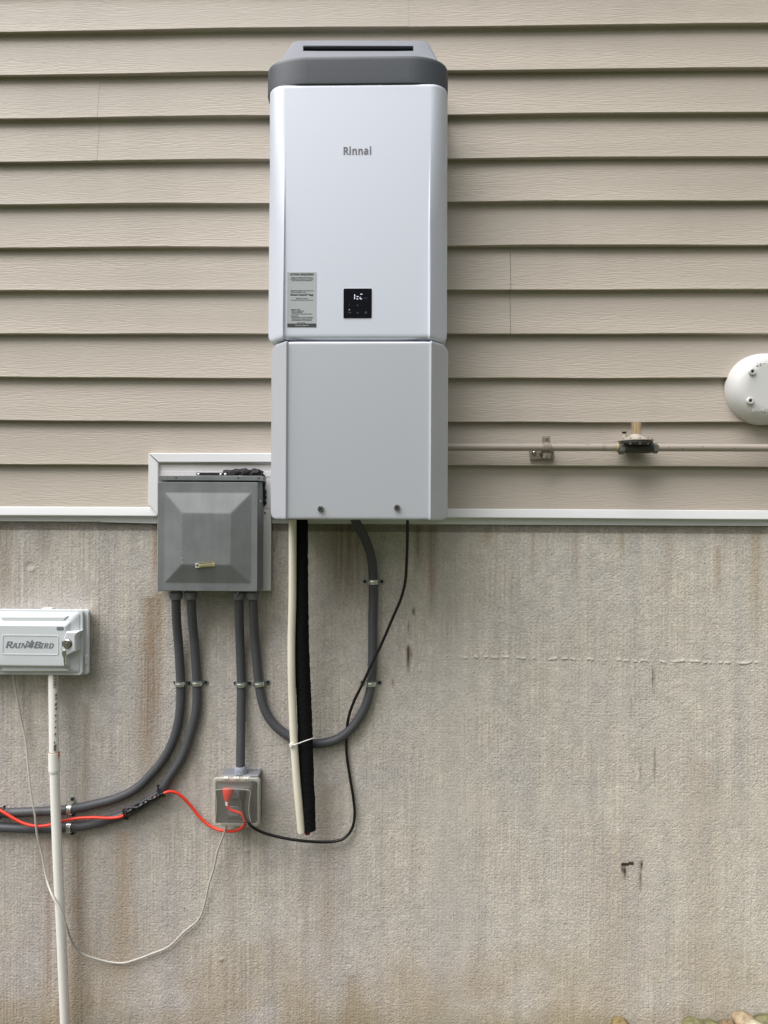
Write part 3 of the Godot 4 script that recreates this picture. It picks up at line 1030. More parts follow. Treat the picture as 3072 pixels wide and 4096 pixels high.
func make_panel() -> void:
	var t := thing("electrical_panel", "grey outdoor electrical panel with raised pyramid door on the white board", "electrical panel")
	var x0 := -0.6736
	var x1 := -0.3941
	var cab := Geo.new().plate(PackedVector2Array([Vector2(x0 + 0.004, 1.2979), Vector2(-0.3947, 1.3018), Vector2(-0.3947, 1.6173), Vector2(x0 + 0.004, 1.6173)]), 0.0215, 0.032, 0.0008)
	cab.box(x0 + 0.003, -0.3935, 1.3012, 1.6032, 0.03, 0.09, 0.001)
	obj("cabinet", cab, "panel_side", t)
	var fl := obj("top_flange", Geo.new().box(x0, -0.3952, 1.6049, 1.6187, 0.05, 0.1, 0.0012).plate(PackedVector2Array([Vector2(-0.3968, 1.6191), Vector2(-0.3807, 1.6179), Vector2(-0.3806, 1.6038), Vector2(-0.3967, 1.6049)]), 0.06, 0.0985, 0.001), "panel_grey", t)
	for p in [Vector3(-0.6237, 1.6117, 0.1), Vector3(-0.4501, 1.6121, 0.1), Vector3(-0.3919, 1.6121, 0.0985)]:
		obj("hole", Geo.new().lathe(p + Vector3(0, 0, -0.002), Vector3.BACK, [[0, 0.0022], [0.0023, 0.0022]], 12), "slot_black", fl)
	# door: a flat rim and a raised four-sided frustum
	var rings := []
	for q in [[-0.6754, -0.3954, 1.2977, 1.6006, 0.002, 0.06], [-0.6754, -0.3954, 1.2977, 1.6006, 0.002, 0.0985], [-0.6741, -0.3966, 1.299, 1.5993, 0.002, 0.1], [-0.6573, -0.4108, 1.3177, 1.5736, 0.004, 0.1], [-0.6552, -0.4129, 1.3199, 1.5714, 0.004, 0.1002], [-0.6527, -0.4153, 1.3228, 1.5684, 0.004, 0.1009], [-0.6043, -0.4633, 1.3698, 1.517, 0.006, 0.1186], [-0.6017, -0.4659, 1.3724, 1.5143, 0.007, 0.1194], [-0.5973, -0.4692, 1.3764, 1.5107, 0.008, 0.1197]]:
		rings.append(Geo.lift(Geo.rrect(q[0], q[1], q[2], q[3], q[4], 3), q[5]))
	var door := obj("door", Geo.new().loft(rings), "panel_grey", t, 16.0)
	var st := Geo.new()
	var stick := obj("warning_sticker", Geo.new().plate(PackedVector2Array([Vector2(-0.5639, 1.3768), Vector2(-0.5102, 1.3813), Vector2(-0.5094, 1.3685), Vector2(-0.5627, 1.3639)]), 0.116, 0.1203, 0.0001), "sticker_yellow", door)
	st.plate(PackedVector2Array([Vector2(-0.5637, 1.377), Vector2(-0.5546, 1.3777), Vector2(-0.5536, 1.3646), Vector2(-0.5626, 1.3637)]), 0.118, 0.1206, 0.0001).plate(PackedVector2Array([Vector2(-0.5532, 1.3737), Vector2(-0.5106, 1.3772), Vector2(-0.5102, 1.3732), Vector2(-0.5528, 1.3699)]), 0.118, 0.1206, 0.0001)
	obj("sticker_field", st, "sticker_white", stick)
	var pr := Geo.new().plate(Geo.disc(Vector2(-0.5576, 1.3708), 0.0028, 12), 0.12, 0.1209, 0.0001)
	for k in 3:
		pr.plate(PackedVector2Array([Vector2(-0.5519, 1.3764), Vector2(-0.5167, 1.3792), Vector2(-0.5165, 1.3783), Vector2(-0.5517, 1.3755)]), 0.12, 0.1209 + k * 0.0001, 0.00005) if k == 0 else pr
	pr.plate(PackedVector2Array([Vector2(-0.5512, 1.3722), Vector2(-0.5122, 1.3754), Vector2(-0.5122, 1.3745), Vector2(-0.5512, 1.3713)]), 0.12, 0.1209, 0.00005).plate(PackedVector2Array([Vector2(-0.5499, 1.3675), Vector2(-0.5153, 1.3703), Vector2(-0.5153, 1.3695), Vector2(-0.5499, 1.3668)]), 0.12, 0.1209, 0.00005)
	obj("print", pr, "ink", stick)
	# scuff of dried paint along the left fold of the pyramid
	var sc := Geo.new()
	for i in 26:
		var y := rng.randf()
		y = 1.0 - y * y
		var p := Vector3(-0.6007, 1.5097, 0.1196).lerp(Vector3(-0.5993, 1.3759, 0.1196), y) + Vector3(rng.randfn(0, 0.0012), 0, 0)
		sc.plate(Geo.disc(Vector2(p.x, p.y), rng.randf_range(0.0004, 0.0011), 6), 0.117, 0.1201 - absf(p.x - -0.6) * 0.25, 0.0001)
	obj("scuff", sc, "sticker_white", door)
	# side of the cabinet: screw and knockout
	obj("side_screw", Geo.new().lathe(Vector3(-0.3947, 1.5483, 0.07), Vector3(1, 0, 0.3), [[-0.004, 0.003], [0.002, 0.003], [0.003, 0.002]], 10), "zinc", t)
	obj("hasp_tab", Geo.new().plate(PackedVector2Array([Vector2(-0.4679, 1.3017), Vector2(-0.4485, 1.3018), Vector2(-0.4497, 1.2928), Vector2(-0.4542, 1.2859), Vector2(-0.4594, 1.2859), Vector2(-0.4639, 1.2927)]), 0.088, 0.0925, 0.0008), "fitting", t)
	obj("hasp_hole", Geo.new().lathe(Vector3(-0.458, 1.2919, 0.0925) + Vector3(0, 0, -0.001), Vector3.BACK, [[0, 0.003], [0.0013, 0.003]], 14), "slot_black", t)
	# clips of the feeder gutter seen above the flange
	var clip := obj("feeder_clip", Geo.new().box(-0.582, -0.4823, 1.6208, 1.63, 0.0225, 0.05, 0.001), "black", t)
	for x in [-0.5752, -0.5116, -0.4983]:
		obj("bolt", Geo.new().lathe(Vector3(x, 1.6257 - 0.003, 0.047), Vector3.UP, [[0, 0.0048], [0.004, 0.0044], [0.0062, 0.003]], 8), "zinc", clip, 20.0)
	# duct seal pressed round the corner
	var putty := thing("duct_seal", "lumpy black sealing putty over the panel's top right corner", "sealant")
	var g := Geo.new()
	g.tube([Vector3(-0.5018, 1.628, 0.036), Vector3(-0.4823, 1.6289, 0.045), Vector3(-0.4546, 1.6307, 0.05), Vector3(-0.4281, 1.6301, 0.05), Vector3(-0.4047, 1.629, 0.048), Vector3(-0.3947, 1.6239, 0.045)], 0.0105, 12, 0.003, 0.0, 0.006, 0.0022)
	g.tube([Vector3(-0.4131, 1.6291, 0.046), Vector3(-0.3966, 1.6254, 0.042), Vector3(-0.3924, 1.6111, 0.036), Vector3(-0.3924, 1.5901, 0.032), Vector3(-0.3916, 1.5662, 0.03), Vector3(-0.3911, 1.5503, 0.029), Vector3(-0.3951, 1.5356, 0.027)], 0.0062, 12, 0.003, 0.0, 0.006, 0.002)
	obj("putty", g, "putty", putty, 60.0)


func strap(at: Vector3, along: Vector3, r: float, reach_a: float, reach_b: float, label: String, screw_a := true, screw_b := true, lift := 0.0) -> void:
	var d := along.normalized()
	var l := d.cross(Vector3.BACK).normalized()
	var t := thing("conduit_strap", label, "strap", "zinc two-hole conduit straps")
	var axis := at.z
	var o := Vector3(at.x, at.y, 0)
	var w := 0.0066
	var rr := r + 0.0006
	var th := 0.0016
	# the arch over the hose
	var rings := []
	for q in [-1.0, -0.86, -0.5, -0.3, 0.3, 0.5, 0.86, 1.0]:
		var up := 0.0009 if absf(q) < 0.4 else 0.0
		var ring := PackedVector3Array()
		for i in 17:
			var a := PI * i / 16.0
			ring.append(o + l * cos(a) * (rr + th + up) + Vector3(0, 0, axis + sin(a) * (rr + th + up)) + d * w * q)
		for i in range(16, -1, -1):
			var a := PI * i / 16.0
			ring.append(o + l * cos(a) * rr + Vector3(0, 0, axis + sin(a) * rr) + d * w * q)
		rings.append(ring)
	obj("band", Geo.new().loft(rings, true, true), "zinc", t)
	for s in [1.0, -1.0]:
		var reach := reach_a if s > 0 else reach_b
		if reach <= 0.0:
			continue
		var g := Geo.new()
		var poly := PackedVector2Array()
		var e := rr + th * 0.4
		var tip := rr + reach
		for q in [Vector2(e, -w), Vector2(tip - 0.004, -w), Vector2(tip - 0.001, -w + 0.0015), Vector2(tip, -w + 0.004), Vector2(tip, w - 0.004), Vector2(tip - 0.001, w - 0.0015), Vector2(tip - 0.004, w), Vector2(e, w)]:
			var k: Vector3 = o + l * s * q.x + d * q.y
			poly.append(Vector2(k.x, k.y))
		g.plate(poly, 0.0004 + lift, 0.0020 + lift, 0.0005)
		# the upright leg between tab and arch
		var leg := PackedVector2Array()
		for q in [Vector2(rr, -w), Vector2(rr + th, -w), Vector2(rr + th, w), Vector2(rr, w)]:
			var k: Vector3 = o + l * s * q.x + d * q.y
			leg.append(Vector2(k.x, k.y))
		g.plate(leg, 0.0004 + lift, axis, 0.0)
		obj("tab", g, "zinc_dull", t)
		if (s > 0 and screw_a) or (s < 0 and screw_b):
			var c: Vector3 = o + l * s * (rr + reach * 0.58) + Vector3(0, 0, 0.0018 + lift)
			var sc := obj("screw", Geo.new().lathe(c, Vector3.BACK, [[0, 0.0052], [0.001, 0.0052], [0.0014, 0.0042], [0.0042, 0.004], [0.005, 0.0032]], 6), "screw_blue", t, 20.0)
			obj("socket", Geo.new().lathe(c + Vector3(0, 0, 0.0046), Vector3.BACK, [[0, 0.0021], [0.0006, 0.0021]], 8), "slot_black", sc)


func hose_fitting(t: Node3D, at: Vector3, m: String, down := Vector3.DOWN, size := 1.0) -> void:
	var f := obj("fitting", Geo.new().lathe(at, down, [[-0.004, 0.0150 * size], [0.0015, 0.0158 * size], [0.003, 0.0186 * size], [0.012, 0.0184 * size], [0.0185, 0.0172 * size], [0.0225, 0.0150 * size], [0.0228, 0.0128 * size]], 24), m, t, 25.0)
	var g := Geo.new()
	for i in 8:
		var a := TAU * (i + 0.3) / 8
		var o := Vector3(cos(a), 0, sin(a)) * 0.0180 * size
		g.tube([at + o + down * 0.0045, at + o + down * 0.0165], 0.0009, 5, 0.02)
	obj("grip_rib", g, m, f)


const HOSE := 0.0131


func make_conduits() -> void:
	var grp := "grey flexible conduits from the panel"
	var a := thing("flexible_conduit", "outer grey conduit from the panel's left end, curving left highest", "conduit", grp)
	obj("hose", Geo.new().tube([Vector3(-0.635, 1.2998, 0.066), Vector3(-0.6348, 1.2731, 0.062), Vector3(-0.6389, 1.207, 0.042), Vector3(-0.6385, 1.1376, 0.025), Vector3(-0.6349, 1.0231, 0.0155), Vector3(-0.6358, 0.9439, 0.0155), Vector3(-0.6517, 0.8658, 0.0155), Vector3(-0.6838, 0.7996, 0.0155), Vector3(-0.7215, 0.7534, 0.0155), Vector3(-0.7647, 0.7125, 0.0155), Vector3(-0.8229, 0.6835, 0.0155), Vector3(-0.8839, 0.6664, 0.0155), Vector3(-0.956, 0.6506, 0.0155), Vector3(-1.0814, 0.6407, 0.0155), Vector3(-1.2455, 0.6342, 0.0155), Vector3(-1.6032, 0.6304, 0.0155)], HOSE, 14, 0.0022, 0.00022, 0.0078), "conduit", a, 60.0)
	hose_fitting(a, Vector3(-0.634, 1.2923, 0.064), "fitting")
	var b := thing("flexible_conduit", "second grey conduit from the panel, curving left under the first", "conduit", grp)
	obj("hose", Geo.new().tube([Vector3(-0.5915, 1.3001, 0.066), Vector3(-0.5912, 1.2734, 0.062), Vector3(-0.5935, 1.2074, 0.042), Vector3(-0.5921, 1.1434, 0.025), Vector3(-0.5876, 1.0236, 0.0155), Vector3(-0.5886, 0.9444, 0.0155), Vector3(-0.6071, 0.8663, 0.0155), Vector3(-0.6298, 0.8043, 0.0155), Vector3(-0.67, 0.742, 0.0155), Vector3(-0.6942, 0.7027, 0.0155), Vector3(-0.7523, 0.6616, 0.0155), Vector3(-0.7888, 0.6409, 0.0155), Vector3(-0.8443, 0.6213, 0.0155), Vector3(-0.904, 0.6056, 0.0155), Vector3(-0.9639, 0.5979, 0.0155), Vector3(-1.0429, 0.5927, 0.0155), Vector3(-1.1632, 0.5949, 0.0155), Vector3(-1.2453, 0.595, 0.0155), Vector3(-1.603, 0.5843, 0.0155)], HOSE, 14, 0.0022, 0.00022, 0.0078), "conduit", b, 60.0)
	hose_fitting(b, Vector3(-0.5927, 1.2927, 0.064), "fitting")
	var c := thing("flexible_conduit", "straight grey conduit dropping from the panel to the clear outlet box", "conduit", grp)
	obj("hose", Geo.new().tube([Vector3(-0.4551, 1.3011, 0.066), Vector3(-0.4555, 1.2744, 0.062), Vector3(-0.4584, 1.2085, 0.042), Vector3(-0.4599, 1.1446, 0.025), Vector3(-0.4581, 1.0196, 0.0155), Vector3(-0.4568, 0.9116, 0.022), Vector3(-0.4554, 0.8475, 0.03), Vector3(-0.4544, 0.7898, 0.036)], HOSE, 14, 0.0022, 0.00022, 0.0078), "conduit", c, 60.0)
	hose_fitting(c, Vector3(-0.4551, 1.2937, 0.064), "fitting")
	hose_fitting(c, Vector3(-0.4547, 0.7672, 0.036), "fitting_light", Vector3.UP, 1.02)
	var d := thing("flexible_conduit", "grey conduit looping from the panel down and up to the heater", "conduit", grp)
	obj("hose", Geo.new().tube([Vector3(-0.4153, 1.3014, 0.066), Vector3(-0.4149, 1.2748, 0.062), Vector3(-0.4165, 1.2089, 0.042), Vector3(-0.4164, 1.1449, 0.025), Vector3(-0.4064, 1.0201, 0.0155), Vector3(-0.3946, 0.9626, 0.0155), Vector3(-0.3763, 0.9227, 0.0155), Vector3(-0.3445, 0.8883, 0.0155), Vector3(-0.2974, 0.8607, 0.0155), Vector3(-0.2544, 0.8499, 0.0155), Vector3(-0.2169, 0.853, 0.0155), Vector3(-0.1774, 0.8649, 0.0155), Vector3(-0.1369, 0.8974, 0.0155), Vector3(-0.1037, 0.9472, 0.0155), Vector3(-0.0879, 0.9914, 0.0155), Vector3(-0.082, 1.0235, 0.0155), Vector3(-0.0785, 1.0742, 0.0155), Vector3(-0.0782, 1.2063, 0.0155), Vector3(-0.0769, 1.3197, 0.0155), Vector3(-0.0825, 1.3887, 0.03), Vector3(-0.0982, 1.4412, 0.055), Vector3(-0.1233, 1.4925, 0.085), Vector3(-0.1405, 1.5336, 0.1)], HOSE, 14, 0.0022, 0.00022, 0.0078), "conduit", d, 60.0)
	hose_fitting(d, Vector3(-0.4153, 1.294, 0.064), "fitting")
	var up := Vector3.UP
	strap(Vector3(-0.6349, 1.0191, 0.0155), up, HOSE, 0.0135, 0.0115, "zinc strap round the outer left conduit below the panel", true, true)
	strap(Vector3(-0.5876, 1.0216, 0.0155), up, HOSE, 0.0165, 0.0090, "zinc strap round the second conduit, right of the outer strap", true, false, 0.002)
	strap(Vector3(-0.4581, 1.0196, 0.0155), up, HOSE, 0.0135, 0.0115, "zinc strap round the straight conduit above the outlet box", true, true)
	strap(Vector3(-0.4062, 1.0214, 0.0155), Vector3(-0.1, 1, 0), HOSE, 0.0165, 0.0090, "zinc strap on the looping conduit's left side by the straight one", true, false, 0.002)
	strap(Vector3(-0.0774, 1.3184, 0.0155), up, HOSE, 0.019, 0.019, "upper zinc strap on the looping conduit just below the heater")
	strap(Vector3(-0.0827, 1.0255, 0.0155), up, HOSE, 0.019, 0.019, "lower right zinc strap on the looping conduit beside the black cord")
	strap(Vector3(-0.9553, 0.6506, 0.0155), Vector3(-1, -0.05, 0), HOSE, 0.0185, 0.014, "shiny upright strap on the upper conduit right of the white pipe")
	strap(Vector3(-0.9564, 0.5987, 0.0155), Vector3(-1, -0.03, 0), HOSE, 0.0, 0.0165, "shiny strap on the lower conduit right of the white pipe", false, true)


func make_drains() -> void:
	var t := thing("drain_pipe", "cream plastic drain pipe hanging from the heater beside black foam", "pipe")
	obj("pipe", Geo.new().tube([Vector3(-0.2946, 1.5201, 0.125), Vector3(-0.2948, 1.3995, 0.12), Vector3(-0.2964, 1.2713, 0.11), Vector3(-0.3, 1.1674, 0.1), Vector3(-0.3004, 1.0893, 0.095), Vector3(-0.2994, 0.997, 0.086), Vector3(-0.2951, 0.886, 0.082), Vector3(-0.2903, 0.8141, 0.08), Vector3(-0.2858, 0.7551, 0.078), Vector3(-0.28, 0.6891, 0.075), Vector3(-0.2741, 0.6195, 0.07)], 0.0108, 16, 0.01), "cream", t, 60.0)
	var f := thing("foam_pipe_sleeve", "thick black foam-sleeved pipe hanging down from the heater", "pipe insulation")
	var g := Geo.new()
	g.tube([Vector3(-0.2773, 1.5202, 0.095), Vector3(-0.2771, 1.3979, 0.092), Vector3(-0.2762, 1.2683, 0.085), Vector3(-0.275, 1.1372, 0.075), Vector3(-0.2706, 1.0246, 0.066), Vector3(-0.2664, 0.8983, 0.058), Vector3(-0.2636, 0.8191, 0.056), Vector3(-0.2608, 0.7401, 0.055), Vector3(-0.2586, 0.7073, 0.055), Vector3(-0.2582, 0.6942, 0.055), Vector3(-0.2578, 0.6746, 0.055), Vector3(-0.2563, 0.6287, 0.055), Vector3(-0.2558, 0.6195, 0.055)], 0.0212, 20, 0.006, 0.0, 0.006, 0.0006)
	obj("sleeve", g, "foam", f, 60.0)
	obj("end_cap", Geo.new().lathe(Vector3(-0.2582, 0.627, 0.06), Vector3.DOWN, [[0, 0.0078], [0.0165, 0.0078], [0.0185, 0.0068]], 16), "red_cap", f)
	var z := thing("cable_tie", "white cable tie binding the cream pipe to the black foam sleeve", "cable tie")
	obj("strap", Geo.new().tube([Vector3(-0.3077, 0.8651, 0.07), Vector3(-0.3054, 0.869, 0.088), Vector3(-0.2999, 0.8709, 0.0955), Vector3(-0.2856, 0.8746, 0.0965), Vector3(-0.2675, 0.879, 0.0875), Vector3(-0.2514, 0.8833, 0.082), Vector3(-0.2393, 0.8822, 0.064), Vector3(-0.241, 0.879, 0.05), Vector3(-0.2681, 0.8697, 0.034), Vector3(-0.2921, 0.8672, 0.052), Vector3(-0.3077, 0.8651, 0.07)], 0.0016, 8, 0.003), "white_plastic", z, 60.0)
	obj("head", Geo.new().box(-0.3046, -0.2962, 0.8659, 0.8756, 0.09, 0.0985, 0.001), "white_plastic", z)


func make_outlet_box() -> void:
	var t := thing("outlet_box", "outdoor outlet box with frosted clear cover over two plugs", "outlet box")
	obj("back_box", Geo.new().box(-0.5063, -0.3992, 0.6257, 0.77, 0.001, 0.052, 0.0015), "box_grey", t)
	var tab := obj("mounting_tab", Geo.new().box(-0.434, -0.4049, 0.7555, 0.773, 0.0005, 0.0035, 0.0006), "concrete", t)
	obj("screw", Geo.new().lathe(Vector3(-0.4145, 0.7664, 0.003), Vector3.BACK, [[0, 0.0055], [0.0012, 0.0055], [0.0018, 0.004], [0.004, 0.0038]], 6), "screw_blue", tab, 20.0)
	var rec := obj("receptacle", Geo.new().box(-0.4879, -0.4377, 0.6493, 0.7385, 0.05, 0.0595, 0.001), "receptacle", t)
	for c in [Vector3(-0.4674, 0.7206, 0.056), Vector3(-0.4671, 0.6707, 0.056)]:
		obj("socket", Geo.new().plate(Geo.rrect(c.x - 0.016, c.x + 0.016, c.y - 0.014, c.y + 0.014, 0.008, 4), 0.055, 0.062, 0.001), "letter_grey", rec)
	
	obj("added_dark_plate", Geo.new().box(-0.5205, -0.3997, 0.6344, 0.7539, 0.0525, 0.0565, 0.001), "receptacle", t)  # dark plate added to make the inside of the cover look shaded
	# the cover: a deep frosted bubble on a clear rim
	var hinge := Geo.new()
	var knuckle := Geo.new()
	hinge.box(-0.5074, -0.4189, 0.7544, 0.7682, 0.048, 0.064, 0.002)
	for x in [-0.4915, -0.4849, -0.4626, -0.4547, -0.435, -0.4271]:
		knuckle.lathe(Vector3(x - 0.003, 0.7665, 0.066), Vector3.RIGHT, [[0, 0.0042], [0.006, 0.0042]], 10)
	var hg := obj("hinge", hinge, "clear_edge", t)
	tag(obj("hinge_knuckle", knuckle, "knuckle_glint", hg), "", "", "", "stuff")
	var rim := []
	for q in [[-0.5269, -0.3935, 0.627, 0.7623, 0.01, 0.052], [-0.5276, -0.3919, 0.6279, 0.7662, 0.011, 0.055], [-0.5264, -0.3914, 0.6305, 0.7684, 0.011, 0.066], [-0.5229, -0.3943, 0.634, 0.7659, 0.01, 0.0685], [-0.5189, -0.3989, 0.638, 0.7613, 0.009, 0.0685], [-0.5188, -0.4006, 0.6377, 0.7599, 0.009, 0.060]]:
		rim.append(Geo.lift(Geo.rrect(q[0], q[1], q[2], q[3], q[4], 5), q[5]))
	obj("cover_rim", Geo.new().loft(rim, true, false), "clear_edge", t, 30.0)
	var bub := []
	for q in [[-0.5189, -0.3989, 0.638, 0.7613, 0.009, 0.067], [-0.5148, -0.3993, 0.6455, 0.7671, 0.009, 0.085], [-0.5091, -0.3998, 0.655, 0.772, 0.009, 0.106], [-0.5053, -0.4025, 0.6609, 0.7664, 0.009, 0.118], [-0.5024, -0.4054, 0.6645, 0.7604, 0.009, 0.1235], [-0.498, -0.4088, 0.6686, 0.7573, 0.009, 0.1255]]:
		bub.append(Geo.lift(Geo.rrect(q[0], q[1], q[2], q[3], q[4], 5), q[5]))
	var cv := obj("clear_cover", Geo.new().loft(bub, true, false), "clear_cover", t, 30.0)
	# its front face is closed by a pane, with a moulded arch line
	obj("window_pane", Geo.new().add(Geo.lift(Geo.rrect(-0.498, -0.4088, 0.6686, 0.7573, 0.009, 5), 0.1255), PackedInt32Array(fan(24)), Vector3.BACK), "clear_cover", cv)
	obj("arch_line", Geo.new().tube([Vector3(-0.5035, 0.6725, 0.125), Vector3(-0.5004, 0.6979, 0.125), Vector3(-0.5002, 0.7195, 0.125), Vector3(-0.5023, 0.741, 0.125), Vector3(-0.5042, 0.7524, 0.125), Vector3(-0.5017, 0.7556, 0.125), Vector3(-0.4845, 0.7578, 0.125), Vector3(-0.4551, 0.7591, 0.125), Vector3(-0.4258, 0.7581, 0.125), Vector3(-0.4086, 0.755, 0.125), Vector3(-0.4067, 0.7513, 0.125), Vector3(-0.4088, 0.7335, 0.125), Vector3(-0.4109, 0.7119, 0.125), Vector3(-0.4102, 0.6916, 0.125), Vector3(-0.4056, 0.6689, 0.125)], 0.0009, 6, 0.004), "clear_edge", cv, 60.0)


func fan(n: int) -> Array:
	var o := []
	for i in range(1, n - 1):
		o.append_array([0, i, i + 1])
	return o


func make_cords() -> void:
	var grpless := ""
	var o := thing("extension_cord", "orange power cord running left along the conduits from the outlet box", "cord")
	obj("cord", Geo.new().tube([Vector3(-1.243, 0.6915, 0.02), Vector3(-1.1835, 0.6633, 0.028), Vector3(-1.1488, 0.6502, 0.034), Vector3(-1.1205, 0.6354, 0.036), Vector3(-1.092, 0.6203, 0.036), Vector3(-1.0609, 0.6109, 0.036), Vector3(-1.0285, 0.6095, 0.036), Vector3(-1.0015, 0.6145, 0.036), Vector3(-0.9691, 0.6243, 0.036), Vector3(-0.9301, 0.6329, 0.036), Vector3(-0.883, 0.6362, 0.036), Vector3(-0.8359, 0.6356, 0.036), Vector3(-0.8036, 0.6387, 0.036), Vector3(-0.7849, 0.647, 0.036), Vector3(-0.7474, 0.6688, 0.036), Vector3(-0.7139, 0.6879, 0.036), Vector3(-0.6765, 0.7084, 0.036), Vector3(-0.6611, 0.7116, 0.03), Vector3(-0.6428, 0.706, 0.024), Vector3(-0.6245, 0.6907, 0.02), Vector3(-0.6019, 0.664, 0.016), Vector3(-0.5779, 0.6348, 0.016), Vector3(-0.5539, 0.6146, 0.018), Vector3(-0.5285, 0.6033, 0.022), Vector3(-0.5037, 0.601, 0.03), Vector3(-0.4857, 0.6038, 0.038), Vector3(-0.4629, 0.6111, 0.05), Vector3(-0.4438, 0.6257, 0.065), Vector3(-0.4318, 0.6427, 0.078), Vector3(-0.4323, 0.6626, 0.088), Vector3(-0.4405, 0.6784, 0.092), Vector3(-0.4557, 0.6842, 0.094), Vector3(-0.4707, 0.6913, 0.096), Vector3(-0.4766, 0.7028, 0.096), Vector3(-0.4782, 0.7127, 0.095)], 0.0043, 10, 0.005), "orange", o, 60.0)
	obj("plug", Geo.new().lathe(Vector3(-0.4782, 0.7139, 0.095), Vector3(0.02, 1, -0.35), [[0, 0.0068], [0.004, 0.0085], [0.014, 0.0125], [0.024, 0.0155], [0.034, 0.0155]], 16), "orange", o)
	obj("tag", Geo.new().tube([Vector3(-0.4782, 0.7127, 0.095), Vector3(-0.4785, 0.7077, 0.0955), Vector3(-0.4773, 0.7024, 0.096)], 0.0048, 10, 0.004), "white_plastic", o)
	var b := thing("power_cord", "black power cord hanging in a wide bend from heater to outlet box", "cord")
	obj("cord", Geo.new().tube([Vector3(0.0199, 1.5216, 0.11), Vector3(0.02, 1.4513, 0.1), Vector3(0.0177, 1.3688, 0.09), Vector3(0.0154, 1.3323, 0.085), Vector3(0.0047, 1.2838, 0.078), Vector3(-0.0204, 1.2215, 0.066), Vector3(-0.0508, 1.1479, 0.052), Vector3(-0.0844, 1.0762, 0.043), Vector3(-0.1102, 1.0184, 0.034), Vector3(-0.1286, 0.9804, 0.026), Vector3(-0.1462, 0.9274, 0.018), Vector3(-0.1524, 0.8681, 0.012), Vector3(-0.1516, 0.8179, 0.01), Vector3(-0.1419, 0.7529, 0.01), Vector3(-0.1313, 0.6876, 0.01), Vector3(-0.1278, 0.6397, 0.012), Vector3(-0.1369, 0.6017, 0.014), Vector3(-0.1596, 0.5783, 0.018), Vector3(-0.1886, 0.5716, 0.022), Vector3(-0.2366, 0.5735, 0.03), Vector3(-0.3004, 0.5831, 0.04), Vector3(-0.3629, 0.5999, 0.05), Vector3(-0.3969, 0.6155, 0.058), Vector3(-0.4143, 0.6321, 0.068), Vector3(-0.4222, 0.649, 0.08), Vector3(-0.4271, 0.664, 0.088), Vector3(-0.4321, 0.685, 0.092), Vector3(-0.434, 0.7013, 0.094), Vector3(-0.434, 0.7142, 0.094)], 0.0041, 10, 0.005), "rubber", b, 60.0)
	obj("plug", Geo.new().lathe(Vector3(-0.434, 0.7129, 0.094), Vector3(0.02, 1, -0.3), [[0, 0.006], [0.006, 0.0085], [0.018, 0.0095], [0.026, 0.0095]], 14), "rubber", b)
	var c := thing("thin_grey_cable", "thin grey cable sagging from the irrigation box to the outlet box", "cable")
	obj("cable", Geo.new().tube([Vector3(-1.1219, 1.0671, 0.03), Vector3(-1.119, 1.0377, 0.03), Vector3(-1.1157, 1.0126, 0.026), Vector3(-1.1085, 0.956, 0.02), Vector3(-1.1001, 0.8997, 0.016), Vector3(-1.0868, 0.8499, 0.02), Vector3(-1.0744, 0.7862, 0.03), Vector3(-1.0606, 0.714, 0.04), Vector3(-1.047, 0.6493, 0.043), Vector3(-1.0424, 0.5805, 0.036), Vector3(-1.0325, 0.527, 0.03), Vector3(-1.0122, 0.4562, 0.04), Vector3(-0.9797, 0.425, 0.07), Vector3(-0.9525, 0.3942, 0.082), Vector3(-0.937, 0.3491, 0.078), Vector3(-0.9327, 0.2856, 0.05), Vector3(-0.917, 0.2382, 0.025), Vector3(-0.8783, 0.2159, 0.014), Vector3(-0.8351, 0.2039, 0.01), Vector3(-0.7997, 0.2028, 0.01), Vector3(-0.7643, 0.2129, 0.01), Vector3(-0.7203, 0.2299, 0.01), Vector3(-0.6673, 0.2532, 0.01), Vector3(-0.6236, 0.2956, 0.01), Vector3(-0.5791, 0.3362, 0.01), Vector3(-0.5616, 0.3834, 0.012), Vector3(-0.5495, 0.4381, 0.016), Vector3(-0.5339, 0.4886, 0.02), Vector3(-0.5212, 0.5439, 0.026), Vector3(-0.5031, 0.5909, 0.032), Vector3(-0.4919, 0.6225, 0.04), Vector3(-0.4874, 0.6367, 0.048)], 0.0029, 8, 0.006), "grey_cable", c, 60.0)
	# where the orange cord is taped and tied to the lower conduit
	var w := thing("tape_wrap", "wrinkled black tape binding the orange cord to the lower conduit", "tape")
	obj("tape", Geo.new().tube([Vector3(-0.7893, 0.6445, 0.035), Vector3(-0.7782, 0.6524, 0.036), Vector3(-0.7575, 0.6647, 0.0375), Vector3(-0.7273, 0.6818, 0.036), Vector3(-0.7007, 0.6959, 0.0355), Vector3(-0.6805, 0.7064, 0.036), Vector3(-0.6755, 0.7087, 0.035)], 0.0068, 12, 0.002, 0.0, 0.006, 0.0016), "tape", w, 60.0)
	for q in [
		["black cable tie with upright tail at the tape's upper end", Vector3(-0.6898, 0.7039, 0.0165), Vector3(-0.6934, 0.73, 0.034), Vector3(0.62, 0.55, 0), 0.0145],
		["black cable tie at the tape's lower end on the conduit", Vector3(-0.7924, 0.6393, 0.0165), Vector3(-0.779, 0.6609, 0.034), Vector3(0.9, 0.4, 0), 0.0145],
		["black cable tie at the left edge holding orange cord to upper conduit", Vector3(-1.1614, 0.6366, 0.0165), Vector3(-1.143, 0.662, 0.03), Vector3(1, 0.02, 0), 0.0145],
	]:
		var z := thing("cable_tie", q[0], "cable tie", "black cable ties on the conduits")
		var n: Vector3 = q[3].normalized()
		var l := n.cross(Vector3.BACK)
		var pts := []
